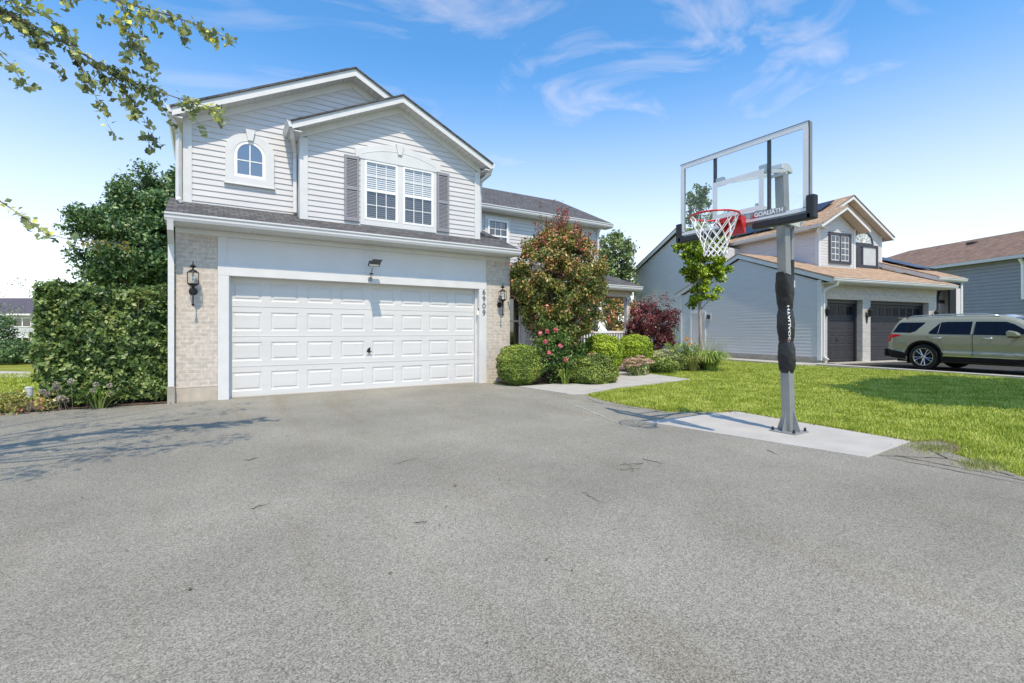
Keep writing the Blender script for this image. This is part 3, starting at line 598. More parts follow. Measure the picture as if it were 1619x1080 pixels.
# ---- small arched window
sw=thing('arched_window',None,None); sw.parent=H; Y=.55
def archpoly(x0,x1,z0,zs,zt,n=18,e=2.0):
    p=[(x0,z0)]; cx=(x0+x1)/2; hw=(x1-x0)/2
    for i in range(n+1):
        a=PI-PI*i/n; p.append((cx+hw*math.cos(a),zs+(zt-zs)*math.sin(a)**(2/e)))
    p.append((x1,z0)); return p
def ring_prism(mb,outer,inner,y,d):
    n=len(outer); vs=[(x,y,z) for x,z in outer]+[(x,y,z) for x,z in inner]+[(x,y+d,z) for x,z in outer]+[(x,y+d,z) for x,z in inner]
    f=[]
    for i in range(n):
        j=(i+1)%n; f+=[(i,j,n+j,n+i),(2*n+i,3*n+i,3*n+j,2*n+j),(i,2*n+i,2*n+j,j),(n+i,n+j,3*n+j,3*n+i)]
    mb.add(vs,f); return mb
o1=archpoly(-.04,.76,3.885,4.50,4.83,18,2.2); i1=archpoly(.10,.61,4.02,4.42,4.69,18,2.2); i2=archpoly(.15,.56,4.07,4.42,4.645,18,2.2)
ring_prism(MB(),o1,i1,Y-.05,.05).box(-.06,.78,Y-.065,Y,3.865,3.885).prism([(.28,Y-.085,4.90),(.44,Y-.085,4.90),(.40,Y-.085,4.70),(.32,Y-.085,4.70)],(0,.08,0)).build('window_trim',M['trim'],sw,bevel=.003)
ring_prism(MB(),i1,i2,Y-.042,.042).build('window_frame',M['white'],sw)
MB().add([(x,Y-.026,z) for x,z in i2],[tuple(range(len(i2)))]).build('pane',M['glass_sky'],sw)
MB().add([(x,Y-.020,z) for x,z in i1],[tuple(range(len(i1)))]).build('dark_room',M['interior'],sw)
MB().box(.346,.364,Y-.038,Y-.028,4.07,4.64).box(.15,.56,Y-.037,Y-.029,4.32,4.338).build('muntin',M['white'],sw)
# ---- downspouts
def spout(pts,r=.036,parent=H,m='gutter',name='downspout'): return MB().tube(pts,r,4,sq=True).build(name,M[m],parent)
spout([(-.81,-.38,2.92),(-.81,-.36,2.80),(-.815,-.06,2.62),(-.815,-.045,2.5),(-.815,-.045,.28)],.042)
MB().tube([(-.815,-.045,.28),(-.815,-.045,.0)],.05,4,sq=True).build('downspout_shoe',M['found'],H)
spout([(-.84,.33,4.86),(-.80,.37,4.72),(-.735,.48,4.58),(-.735,.49,3.5),(-.73,.44,3.43),(-.70,.30,3.40)],.032)
spout([(1.0,.02,4.92),(1.02,.10,4.78),(1.11,.42,4.62),(1.12,.48,4.5),(1.12,.48,3.47)],.032)
spout([(5.22,.02,4.93),(5.20,.06,4.80),(5.10,.27,4.68),(5.09,.33,4.5),(5.09,.33,3.5)],.032)
# ---- wall lanterns
def lantern(x,zc,label):
    t=thing('wall_lantern',label,'wall lamp',(x,0,zc),0,'wall lanterns beside the garage door'); yc=-.155
    cg=MB()
    for k in range(6):
        a=2*PI*k/6+PI/6; b=2*PI*(k+1)/6+PI/6
        p=(.088*math.cos(a),yc+.088*math.sin(a)); q=(.088*math.cos(b),yc+.088*math.sin(b))
        cg.tube([(p[0],p[1],-.075),(p[0],p[1],.115)],.0055,4)
        for z in (-.075,.115): cg.tube([(p[0],p[1],z),(q[0],q[1],z)],.0055,4)
    cg.lathe([(.07,-.085),(.062,-.10),(.03,-.115),(.02,-.15)],(0,yc,0),12)
    cg.build('cage',M['bronze'],t)
    MB().lathe([(.07,.112),(.062,.135),(.035,.155),(.012,.165),(.012,.185),(.045,.205),(.05,.215),(.02,.24),(.008,.25),(.006,.30),(.002,.305)],(0,yc,0),14).build('cap',M['bronze'],t,smooth=False)
    MB().lathe([(.082,-.07),(.082,.11)],(0,yc,0),6).build('glass_shade',M['acrylic'],t)
    MB().lathe([(.006,-.07),(.014,-.06),(.014,-.02),(.03,.01),(.03,.045),(.012,.075),(.0,.08)],(0,yc,0),12).build('bulb',M['white'],t)
    MB().lathe([(.065,0),(.062,-.012),(.03,-.02),(.03,-.03)],(0,0,-.19),14,'Y').tube([(0,0,-.19),(0,-.06,-.20),(0,yc,-.15)],.014,8).lathe([(.012,-.14),(.02,-.16),(.02,-.2),(.010,-.24),(.010,-.40),(.024,-.405),(.024,-.415),(.004,-.445)],(0,yc,0),10).build('bracket',M['bronze'],t)
    return t
lantern(-.515,2.03,'black hexagonal carriage lamp on the wide brick corner by the hedge')
lantern(5.43,1.98,'black hexagonal carriage lamp on the narrow brick corner right of the house number')
# ---- floodlight on the door header
fl=thing('flood_light','small black solar flood lamp on a bracket above the middle of the white garage door','lamp',(2.43,-.03,2.2))
MB().box(-.035,.035,-.012,0,-.03,.05).tube([(0,-.01,.02),(0,-.08,.12),(0,-.13,.22)],.010,8).lathe([(.035,.085),(.035,.10)],(0,-.09,0),12).build('bracket',M['steel'],fl)
hd=MB(); c=Vector((.02,-.20,.30)); 
fb=B(-.115,.115,-.014,.014,-.065,.065).build('lamp_housing',M['black'],fl,bevel=.006); fb.location=c; fb.rotation_euler=(R(52),0,R(0))
lf=B(-.095,.095,-.0165,-.0145,-.048,.048).build('lamp_lens',M['white'],fl); lf.location=c; lf.rotation_euler=(R(52),0,0)
MB().box(-.04,.02,-.105,-.075,.10,.125).build('knob',M['black'],fl)
# flat solar panel whose shadow falls on the door
spn=B(-.09,.09,-.006,.006,-.135,.135).build('solar_plate',M['black'],fl); spn.location=(.02,-.30,.315); spn.rotation_euler=(R(75),0,0)
# ---- house number
def text_mesh(s,size,extr,font_off=0):
    cu=bpy.data.curves.new('lettering','FONT'); cu.body=s; cu.size=size; cu.extrude=extr; cu.offset=font_off; cu.align_x='CENTER'; cu.align_y='CENTER'
    ob=bpy.data.objects.new('lettering',cu); col.objects.link(ob); dg=bpy.context.evaluated_depsgraph_get(); dg.update()
    me=bpy.data.meshes.new_from_object(ob.evaluated_get(dg)); bpy.data.objects.remove(ob); return me
hn=thing('house_number','dark metal digits 6909 stacked down the right trim of the garage door','house number',(5.005,-.031,1.83))
for i,ch in enumerate('6909'):
    o=link('digit',text_mesh(ch,.178,.002,-.0015),M['black'],hn); o.location=(0,-.008,.235-i*.158); o.rotation_euler=(R(90),0,0)
# ---- keypad on the jamb
kp=thing('door_keypad','small white garage keypad with a round black eye on the right door jamb','keypad',(4.885,.03,1.60))
MB().box(-.03,.03,-.03,0,-.06,.06).build('housing',M['white'],kp,bevel=.005); MB().lathe([(.02,0),(.02,-.012),(.008,-.018)],(0,-.03,.075),12,'Y').build('lens',M['black'],kp)

# =============== NEIGHBOUR HOUSE ===============
NR=R(-9.5); NO=(18.338,-.902,.03)
def nb(x,y,z=0): # neighbour frame -> world
    return (NO[0]+x*math.cos(NR)-y*math.sin(NR),NO[1]+x*math.sin(NR)+y*math.cos(NR),NO[2]+z)
sheet('neighbour_driveway',[nb(x,y)[:2] for x,y in [(.25,0),(7.0,0),(7.0,-14),(.05,-14),(-.10,-6),(-.22,-2.2)]],.006,M['asphalt_dark'])
MB().prism([nb(x,y,-.1) for x,y in [(-.55,-14),(-.10,-14),(-.22,-6),(-.34,-2),(-.2,-.05),(.3,-.02),(.3,.0),(-1.6,.02),(-1.6,-.3),(-.75,-.35),(-.62,-3)]],(0,0,.115)).build('concrete_kerb_strip',M['concrete'])['kind']='structure'
MB().prism([nb(x,y,-.1) for x,y in [(.25,-.35),(7.0,-.35),(7.0,.05),(.25,.05)]],(0,0,.112)).build('garage_apron',M['concrete'])['kind']='structure'
MB().prism([nb(x,y,-.1) for x,y in [(-1.1,.02),(-.12,.02),(-.12,9),(-1.1,9)]],(0,0,.10)).build('side_path',M['concrete'])['kind']='structure'
Nn=thing('house','neighbour house with tan shingles, grey side siding and two charcoal garage doors','house',NO,NR)
def side(x): return lambda u,z,o: (x-o,u,z)
sw_=siding([(.12,.22),(7.0,.22),(7.0,2.86),(3.57,4.2),(.12,2.95)],side(0),.125,out=.009); sw_.build('side_siding',M['siding_blue'],Nn)
MB().prism([(.005,0.02,-.1),(.005,7.05,-.1),(.005,7.05,2.85),(.005,3.57,4.22),(.005,.02,2.95)],(.2,0,0)).build('side_wall',M['siding_blue'],Nn)
B(-.012,.25,.0,7.02,-.2,.22).build('foundation',M['found'],Nn)
B(-.035,.10,-.03,.12,.1,3.0).build('corner_board',M['trim'],Nn); B(-.03,.0,7.0,7.1,.1,2.82).build('corner_board',M['trim'],Nn)
# side man door and light
MB().box(-.045,-.0,6.35,6.45,-.05,1.98).box(-.045,-.0,5.45,5.55,-.05,1.98).box(-.045,0,5.45,6.45,1.98,2.08).build('side_door_frame',M['trim'],Nn)
B(-.03,-.018,5.55,6.35,-.05,1.98).build('side_door',M['siding_pink'],Nn)
MB().box(-.10,-.02,5.18,5.32,1.72,1.90).build('side_lamp',M['black'],Nn)
B(-.035,-.015,5.12,5.38,1.64,1.96).build('side_lamp_plate',M['trim'],Nn)
M['doorglass']=mat('dark_door_glass',(.008,.010,.016),.2,var=.2,spec=.12)
# front brick with openings
fb=MB().box(0.0,.34,0,.25,-.05,2.95).box(2.33,2.80,0,.25,-.05,2.95).box(6.58,7.12,0,.25,-.05,2.95).box(.34,2.33,0,.25,2.32,2.95).box(2.80,6.58,0,.25,2.32,2.95)
fb.build('brick_front',M['brick_grey'],Nn)
B(7.0,7.12,.25,7.0,-.05,2.95).build('garage_side_wall',M['brick_grey'],Nn)
MB().box(.30,2.37,-.012,0,2.325,2.52).box(2.76,6.62,-.012,0,2.325,2.52).build('soldier_course',M['brick'],Nn)
for x0,x1,nc in ((.34,2.33,4),(2.80,6.58,8)):
    d=thing('garage_door',None,None,(0,.30,0)); d.parent=Nn
    MB().box(x0,x1,-.10,-.0,2.20,2.32).box(x0,x0+.07,-.1,0,-.03,2.2).box(x1-.07,x1,-.1,0,-.03,2.2).build('door_frame',M['dark_trim'],d)
    for i in range(4):
        s=MB(); z0=.0+i*.55; cw=(x1-x0-.1)/nc; door_section(s,x0+.05,x1-.05,z0,z0+.542,nc,cw*.80,.36); s.build('door_section',M['dark_door'],d)
        if i==3:
            for k in range(nc):
                cx=x0+.05+(k+.5)*cw; MB().box(cx-cw*.36,cx+cw*.36,-.008,-.003,z0+.13,z0+.42).build('door_pane',M['doorglass'],d)
    MB().box((x0+x1)/2-.05,(x0+x1)/2+.05,-.02,0,.78,.88).build('handle',M['black'],d)
for x in (.17,2.56,6.85):
    t=thing('wall_lantern',{.17:'black coach lamp left of the neighbour\'s single charcoal garage door',2.56:'black coach lamp between the neighbour\'s two charcoal garage doors',6.85:'black coach lamp beside the arched entry of the neighbour\'s house'}[x],'wall lamp',nb(x,-.0,1.83),NR,'coach lamps on the neighbour\'s garage')
    MB().lathe([(.05,-.12),(.085,.08),(.085,.10)],(0,-.13,0),8).tube([(0,0,-.1),(0,-.06,-.14),(0,-.13,-.12)],.015,6).box(-.04,.04,-.02,-.0,-.35,.0).build('cage',M['bronze'],t)
    MB().lathe([(.11,.10),(.04,.17),(.015,.20),(.01,.24)],(0,-.13,0),8).build('cap',M['bronze'],t)
# garage roof: shed front, ridge at y 3.57
gr=MB(); GS=.345
slab(gr,(-.12,-.53,3.06),(7.45,-.53,3.06),(7.45,3.57,3.06+4.1*GS),(-.12,3.57,3.06+4.1*GS),.04)
slab(gr,(-.12,7.4,3.0),(2.3,7.4,3.0),(2.3,3.57,3.06+4.1*GS),(-.12,3.57,3.06+4.1*GS),.04); gr.build('garage_roof',M['shingle_tan'],Nn)
z=lambda y: 3.02+(y+.5)*GS
rb=MB().prism([(-.10,-.5,z(-.5)),(-.10,3.57,z(3.57)),(-.10,3.57,z(3.57)-.17),(-.10,-.5,z(-.5)-.17)],(.025,0,0)).prism([(-.10,7.38,2.97),(-.10,3.57,z(3.57)),(-.10,3.57,z(3.57)-.17),(-.10,7.38,2.80)],(.025,0,0))
rb.prism([(-.075,-.5,z(-.5)-.15),(-.075,3.57,z(3.57)-.15),(-.075,3.57,z(3.57)-.16),(-.075,-.5,z(-.5)-.16)],(.08,0,0)); rb.box(-.1,7.45,-.50,-.47,2.88,3.02); rb.build('rake_board',M['trim'],Nn)
MB().box(-.08,7.4,-.47,0,2.86,2.875).build('soffit',M['soffit'],Nn)
gutter('gutter',-.12,7.5,-.50,2.90,Nn,.12,.09)
spout([(.12,-.52,2.90),(.12,-.48,2.78),(.06,-.10,2.62),(.06,-.05,2.5),(.06,-.05,.25),(.09,-.20,.12)],.04,Nn)
# upper block
ZU=5.42
siding([(2.4,3.75),(4.55,3.75),(4.55,5.46),(3.45,6.16),(2.4,5.46)],front(1.7),.115,dutch=True).build('upper_siding',M['siding'],Nn)
siding([(4.6,3.9),(7.25,3.9),(7.25,5.45),(4.9,6.75),(4.6,6.75)],front(2.2),.115,dutch=True).build('upper_siding',M['siding'],Nn)
siding([(1.8,3.5),(8.2,3.5),(8.2,5.36),(1.8,5.36)],side(2.3),.112,dutch=True).build('upper_side_siding',M['siding_pink'],Nn)
MB().prism([(2.31,1.71,3.3),(4.6,1.71,3.3),(4.6,1.71,5.5),(3.45,1.71,6.2),(2.31,1.71,5.5)],(0,.3,0)).build('upper_wall',M['siding_pink'],Nn)
MB().prism([(2.32,2.21,3.3),(7.28,2.21,3.3),(7.28,2.21,5.5),(4.78,2.21,6.88),(2.32,2.21,5.5)],(0,8,0)).build('upper_wall',M['siding_pink'],Nn)
MB().box(2.27,2.42,1.67,1.82,3.7,5.45).box(4.50,4.62,1.67,1.8,3.68,5.5).box(7.17,7.30,2.17,2.3,3.9,5.5).build('corner_board',M['trim'],Nn)
gable_roof(4.78,7.05,2.85,.56,1.85,10.5,Nn,'upper_roof','shingle_tan',rake=.15)
rake_soffit(4.78,7.05,2.8,.56,1.875,2.19,Nn,drop=.17,step=.2,m='soffit_tan')
gable_roof(3.43,6.33,1.5,.56,1.25,3.5,Nn,'bay_roof','shingle_tan',rake=.15)
rake_soffit(3.43,6.33,1.46,.56,1.275,1.68,Nn,drop=.17,step=.2,m='soffit_tan')
MB().box(1.95,2.3,1.30,8.2,5.30,5.315).build('eave_soffit',M['soffit_tan'],Nn)
pts,d=side_gutter(1.94,1.25,8.2,5.33,-1); MB().prism(pts,d).build('gutter',M['gutter'],Nn)
spout([(1.98,1.45,5.32),(2.0,1.52,5.2),(2.22,1.62,5.05),(2.24,1.62,4.9),(2.24,1.62,3.8)],.035,Nn)
def nwin(x0,x1,z0,z1,y,nv,nh,split=True):
    w=thing('window',None,None); w.parent=Nn
    MB().box(x0,x0+.12,y-.04,y,z0,z1).box(x1-.12,x1,y-.04,y,z0,z1).box(x0+.12,x1-.12,y-.04,y,z0,z0+.12).box(x0+.12,x1-.12,y-.04,y,z1-.12,z1).box((x0+x1)/2-.05,(x0+x1)/2+.05,y-.035,y,z0+.12,z1-.12).build('window_frame',M['dark_trim'],w)
    MB().add([(x0+.1,y-.012,z0+.1),(x1-.1,y-.012,z0+.1),(x1-.1,y-.012,z1-.1),(x0+.1,y-.012,z1-.1)],[(0,1,2,3)]).build('pane',M['glass'],w)
    MB().add([(x0+.1,y-.006,z0+.1),(x1-.1,y-.006,z0+.1),(x1-.1,y-.006,z1-.1),(x0+.1,y-.006,z1-.1)],[(0,1,2,3)]).build('curtain',M['interior'],w)
    g=MB(); 
    for a,b in ((x0+.14,(x0+x1)/2-.06),((x0+x1)/2+.06,x1-.14)):
        g.box(a,a+.02,y-.022,y-.014,z0+.13,z1-.13).box(b-.02,b,y-.022,y-.014,z0+.13,z1-.13)
        for i in range(1,nv): xx=a+(b-a)*i/nv; g.box(xx-.012,xx+.012,y-.022,y-.014,z0+.13,z1-.13)
        for i in range(0,nh+1): zz=z0+.14+(z1-z0-.28)*i/nh; g.box(a+.02,b-.02,y-.021,y-.013,zz-.012,zz+.012)
    g.build('muntin',M['white'],w); return w
nwin(2.88,4.28,3.98,5.27,1.67,2,4)
mw=thing('arched_window',None,None); mw.parent=Nn; Y=2.17
o1=archpoly(5.20,6.62,5.03,5.03,5.66,18); i1=archpoly(5.30,6.52,5.10,5.10,5.58,18)
ring_prism(MB(),o1,i1,Y-.04,.04).build('window_frame',M['dark_trim'],mw)
MB().add([(x,Y-.012,z) for x,z in i1],[tuple(range(len(i1)))]).build('pane',M['glass'],mw)
MB().add([(x,Y-.006,z) for x,z in i1],[tuple(range(len(i1)))]).build('curtain',M['curtain'],mw)
g=MB(); 
for a in range(0,181,30): g.tube([(5.91,Y-.02,5.11),(5.91+.6*math.cos(R(a)),Y-.02,5.11+.47*math.sin(R(a)))],.011,4)
g.tube([(5.91+.3*math.cos(R(a)),Y-.02,5.11+.24*math.sin(R(a))) for a in range(0,181,15)],.011,4); g.build('muntin',M['white'],mw)
w=thing('window',None,None); w.parent=Nn
MB().box(5.1,6.95,Y-.04,Y,3.75,4.12).box(5.1,5.22,Y-.04,Y,4.12,5.03).box(6.83,6.95,Y-.04,Y,4.12,5.03).box(5.22,6.83,Y-.04,Y,4.93,5.03).box(5.82,5.90,Y-.035,Y,4.12,4.93).build('window_frame',M['dark_trim'],w)
MB().add([(5.2,Y-.012,4.1),(6.85,Y-.012,4.1),(6.85,Y-.012,4.95),(5.2,Y-.012,4.95)],[(0,1,2,3)]).build('pane',M['glass'],w)
MB().add([(5.92,Y-.006,4.1),(6.85,Y-.006,4.1),(6.85,Y-.006,4.95),(5.92,Y-.006,4.95)],[(0,1,2,3)]).build('curtain',M['blind'],w)
MB().add([(5.2,Y-.005,4.1),(5.92,Y-.005,4.1),(5.92,Y-.005,4.95),(5.2,Y-.005,4.95)],[(0,1,2,3)]).build('dark_room',M['interior'],w)
# rear wing with tall gable end facing the lawn
siding([(5.6,.3),(12.0,.3),(12.0,4.62),(8.3,6.30),(5.6,5.2)],side(.95),.125,out=.009).build('rear_siding',M['siding_blue'],Nn)
MB().prism([(.96,5.55,0),(.96,12.05,0),(.96,12.05,4.6),(.96,8.3,6.33),(.96,5.55,5.1)],(4,0,0)).build('rear_wall',M['siding_blue'],Nn)
rr=MB(); slab(rr,(.75,12.45,4.60),(6,12.45,4.60),(6,8.25,6.60),(.75,8.25,6.60),.04); slab(rr,(.75,5.6,5.40),(6,5.6,5.40),(6,8.25,6.60),(.75,8.25,6.60),.04); rr.build('rear_roof',M['shingle_tan'],Nn)
MB().prism([(.77,12.4,4.58),(.77,8.25,6.56),(.77,8.25,6.38),(.77,12.4,4.40)],(.025,0,0)).prism([(.77,5.6,5.36),(.77,8.25,6.56),(.77,8.25,6.38),(.77,5.6,5.18)],(.025,0,0)).build('rear_rake_board',M['trim'],Nn)
MB().box(.90,.99,11.9,12.07,.1,4.55).build('rear_corner_board',M['siding_blue'],Nn)
# roof solar panels on the left slope
for i in range(5):
    for j in range(2):
        y0=2.35+i*1.05+(.5 if j==0 else 0); xa=2.35+j*.98; 
        p=MB(); zz=lambda x: 7.05-.56*(4.78-x)+.10
        p.prism([(xa,y0,zz(xa)),(xa+.94,y0,zz(xa+.94)),(xa+.94,y0+1.0,zz(xa+.94)),(xa,y0+1.0,zz(xa))],(0,0,.04)); p.build('solar_panel',M['solar'],Nn)
# entry roof and porch right of the garage
er_=MB(); slab(er_,(7.05,-.12,3.44),(9.05,-.12,3.44),(9.05,3.6,4.85),(7.05,3.6,4.85),.04); er_.build('entry_roof',M['shingle_tan'],Nn)
zr=lambda y: 3.41+(y+.1)*.379
MB().prism([(7.06,-.1,zr(-.1)),(7.06,3.2,zr(3.2)),(7.06,3.2,zr(3.2)-.17),(7.06,-.1,zr(-.1)-.17)],(.03,0,0)).prism([(9.02,-.1,zr(-.1)+.03),(9.02,3.2,zr(3.2)+.03),(9.02,3.2,zr(3.2)-.15),(9.02,-.1,zr(-.1)-.15)],(.03,0,0)).box(7.06,9.05,-.10,-.07,3.25,3.41).build('entry_fascia',M['trim'],Nn)
gutter('gutter',7.06,9.08,-.10,3.28,Nn,.12,.09)
MB().prism([(7.2,-.0,3.05),(7.2,2.4,3.95),(7.2,2.4,3.0),(7.2,-.0,3.0)],(.02,0,0)).build('entry_side_panel',M['siding_pink'],Nn)
MB().box(7.15,8.88,-.02,.10,3.0,3.22).box(8.08,8.52,-.02,.06,-.05,3.0).build('entry_beam',M['black'],Nn)
MB().box(8.55,8.93,-.01,2.5,-.05,3.2).build('entry_side_wall',M['siding_pink'],Nn)
B(8.85,8.98,-.05,.08,-.05,3.2).build('entry_corner_board',M['trim'],Nn)
B(7.12,8.7,.45,.6,-.05,3.1).build('entry_wall',M['siding_pink'],Nn)
ed=thing('entry_door',None,None,(.26,0,0)); ed.parent=Nn; Y=.45
o1=archpoly(7.75,8.70,2.46,2.46,3.04,14); i1=archpoly(7.85,8.60,2.50,2.50,2.97,14)
ring_prism(MB(),o1,[i1[min(int(k*len(i1)/len(o1)),len(i1)-1)] for k in range(len(o1))],Y-.06,.06).box(7.75,8.70,Y-.05,Y,2.36,2.46).box(7.75,7.85,Y-.05,Y,0,2.36).box(8.6,8.70,Y-.05,Y,0,2.36).build('door_frame',M['dark_trim'],ed)
MB().add([(x,Y-.02,z) for x,z in i1],[tuple(range(len(i1)))]).build('fanlight',M['curtain'],ed)
g=MB()
for a in range(20,161,35): g.tube([(8.225,Y-.03,2.52),(8.225+.34*math.cos(R(a)),Y-.03,2.52+.42*math.sin(R(a)))],.012,4)
g.tube([(8.225+.16*math.cos(R(a)),Y-.03,2.64+.11*math.sin(R(a))) for a in range(0,361,30)],.012,4); g.build('muntin',M['white'],ed)
B(7.85,8.6,Y-.03,Y-.01,0,2.36).build('door_leaf',M['blind'],ed)
sp=MB(); 
for i in range(3): sp.prism([(7.5,.9+i*.9,zr(.9+i*.9)+.12),(9.0,.9+i*.9,zr(.9+i*.9)+.12),(9.0,1.75+i*.9,zr(1.75+i*.9)+.12),(7.5,1.75+i*.9,zr(1.75+i*.9)+.12)],(0,0,.04))
sp.build('entry_solar_panels',M['solar'],Nn)

# =============== THIRD HOUSE (slate siding, brown roof) ===============
T=thing('house','slate blue house under a long brown shingle roof behind the parked car','house',(36.8,-2.4,0),R(-25))
siding([(-8,0),(16,0),(16,5.25),(-8,5.25)],side(0),.2,dutch=True,out=.03).build('side_siding',M['siding_slate'],T)
MB().prism([(.01,-8,0),(11.6,-8,0),(11.6,-8,5.2),(5.8,-8,7.35),(.01,-8,5.2)],(0,24,0)).build('wall',M['siding_slate'],T)
tr_=MB(); slab(tr_,(-.4,-8.3,5.30),(-.4,16.3,5.30),(5.8,12,7.62),(5.8,-8.3,7.62),.06); tr_.prism([(-.4,16.3,5.30),(12,16.3,5.30),(5.8,12,7.62)],(0,0,-.06)); slab(tr_,(12,-8.3,5.30),(12,16.3,5.30),(5.8,12,7.62),(5.8,-8.3,7.62),.06); tr_.build('roof',M['shingle_brown'],T)
MB().box(-.45,-.40,-8.3,16.3,5.10,5.28).build('gutter',M['siding_blue'],T)
for y in (-1.5,2.6,6.0): MB().box(4.2,4.7,y,y+.45,7.06,7.2).build('roof_vent',M['black'],T)
MB().tube([(3.4,13.2,6.3),(3.4,13.2,7.3)],.09,8).box(3.2,3.6,13.0,13.4,7.3,7.4).build('vent_pipe',M['black'],T)
w=thing('window',None,None); w.parent=T
MB().box(-.06,-.0,-1.7,-.35,2.85,5.05).box(-.08,0,-1.8,-1.7,2.7,5.1).box(-.08,0,-.35,-.15,2.7,5.1).build('window_frame',M['white'],w)
B(-.075,-.062,-1.6,-.5,3.0,4.9).build('pane',M['glass_dark'],w)
MB().tube([(-.3,-.0,5.1),(-.1,0,4.8),(-.08,0,2.9)],.06,4,sq=True).build('downspout',M['white'],T)
# =============== FAR HOUSE at left ===============
def farhouse():
    Fh=thing('house','distant pale house with a dark purple-grey roof left of the hedge','house',(-23.6,35.7,-1.8),R(38))
    return Fh
def zat(px,py,Z):
    th=R(32.3); a=(px-809.5)/766; b=(524-py)/766
    return (CAM[0]+Z*(a*math.cos(th)+math.sin(th)),CAM[1]+Z*(-a*math.sin(th)+math.cos(th)),CAM[2]+b*Z)
# origin: wall point at distance 60 seen above the far lawn
Fh=thing('house','distant pale house with dark grey roof beyond the lawn left of the hedge','house',(-20.5,74.0,-1.6),R(-32))
B(-14,4.5,0,9,0,4.9).build('wall',M['siding_far'] if 'siding_far' in M else M['siding_blue'],Fh)
fr=MB(); slab(fr,(-14.4,-.4,4.95),(4.9,-.4,4.95),(4.9,4.5,7.2),(-14.4,4.5,7.2),.1); slab(fr,(-14.4,9.4,4.95),(4.9,9.4,4.95),(4.9,4.5,7.2),(-14.4,4.5,7.2),.1); fr.build('roof',M['shingle_dark'],Fh)
B(-14.4,4.9,-.5,-.4,4.75,4.95).build('gutter',M['white'],Fh)
for x in (-4.4,1.2):
  for zz in (3.3,.9):
    w=thing('window',None,None); w.parent=Fh
    MB().box(x-1.1,x+1.1,-.06,0,zz,zz+.1).box(x-1.1,x+1.1,-.06,0,zz+1.1,zz+1.2).box(x-1.1,x-1.0,-.06,0,zz,zz+1.2).box(x+1.0,x+1.1,-.06,0,zz,zz+1.2).box(x-.06,x+.06,-.06,0,zz+.1,zz+1.1).build('window_frame',M['white'],w)
    B(x-1.0,x+1.0,-.04,-.02,zz+.1,zz+1.1).build('pane',M['glass_dark'],w)

# =============== BASKETBALL HOOP ===============
hp_=thing('basketball_hoop','grey in-ground basketball hoop with clear backboard and black padded pole on the concrete slab','basketball hoop',(5.35,-6.66,.018))
# local frame: x points back (away from the driveway) ; board faces -x ; pole leans back towards -x slightly
def pl(z): return Vector((-.052*z,-.0*z,z))   # pole axis
W=.053
bp_=MB().box(-.15,.15,-.15,.15,0,.014).build('base_plate',M['steel'],hp_,bevel=.004)
for sx_ in (-1,1):
    for sy_ in (-1,1): MB().lathe([(.017,.014),(.017,.03),(.012,.03),(.012,.05),(.004,.055)],(sx_*.12,sy_*.12,0),8).build('bolt',M['black'],bp_)
ps=MB(); a,b=pl(.014),pl(3.02)
ps.add([(a.x-W,-W,a.z),(a.x+W,-W,a.z),(a.x+W,W,a.z),(a.x-W,W,a.z),(b.x-W,-W,b.z),(b.x+W,-W,b.z),(b.x+W,W,b.z),(b.x-W,W,b.z)],[(0,3,2,1),(4,5,6,7),(0,1,5,4),(1,2,6,5),(2,3,7,6),(3,0,4,7)])
po=ps.build('pole',M['steel'],hp_,bevel=.008)
gs=MB()
for s in (-1,1):
    gs.prism([(s*W,-.004,.014),(s*.135,-.004,.014),(s*(W-.008),-.004,.26)],(0,.008,0)); gs.prism([(-.004,s*W,.014),(-.004,s*.135,.014),(-.004,s*W,.26)],(.008,0,0))
gs.build('gusset',M['steel'],hp_)
# pole cap and arms
c=pl(3.0); 
MB().prism([(c.x-.12,-.075,c.z-.03),(c.x+.10,-.075,c.z-.05),(c.x+.10,-.075,c.z+.0),(c.x-.0,-.075,c.z+.055),(c.x-.12,-.075,c.z+.03)],(0,.15,0)).build('pole_cap',M['galv'],hp_,bevel=.006)
BX=4.31-5.35; BZ0,BZ1=2.23,3.075
tilt=0
up=MB(); lo=MB()
for s in (-1,1):
    up.prism([(c.x-.08,s*.095-.012,c.z-.04),(BX+.12,s*.20-.012,2.80),(BX+.12,s*.20-.012,2.76),(c.x-.08,s*.095-.012,c.z-.075)],(0,.02,0))
    d=pl(2.42); lo.prism([(d.x+.20,s*.09-.012,d.z+.02),(BX+.12,s*.16-.012,BZ0+.24),(BX+.12,s*.16-.012,BZ0+.14),(d.x+.20,s*.09-.012,d.z-.08)],(0,.024,0))
up.tube([(c.x-.08,-.10,c.z-.08),(c.x-.08,.10,c.z-.08)],.02,8).build('upper_arm',M['galv'],hp_)
d=pl(2.42); lo.tube([(d.x,-.14,d.z),(d.x,.14,d.z)],.014,8).tube([(d.x+.18,-.14,d.z-.02),(d.x+.18,.14,d.z-.02)],.014,8).build('lower_arm',M['galv'],hp_)
# height actuator behind the pole
MB().tube([(d.x+.16,-.02,d.z-.0),(pl(1.95).x+.12,-.02,1.95)],.024,10).build('crank_actuator',M['steel'],hp_)
MB().tube([(pl(1.98).x+.12,-.02,1.98),(pl(1.62).x+.10,-.02,1.62)],.031,10).tube([(pl(1.62).x+.10,-.02,1.62),(pl(1.2).x+.09,-.02,1.2)],.011,8).build('crank_sleeve',M['black'],hp_)
MB().box(pl(1.7).x+.05,pl(1.7).x+.13,-.05,.05,1.66,1.74).build('crank_bracket',M['galv'],hp_)
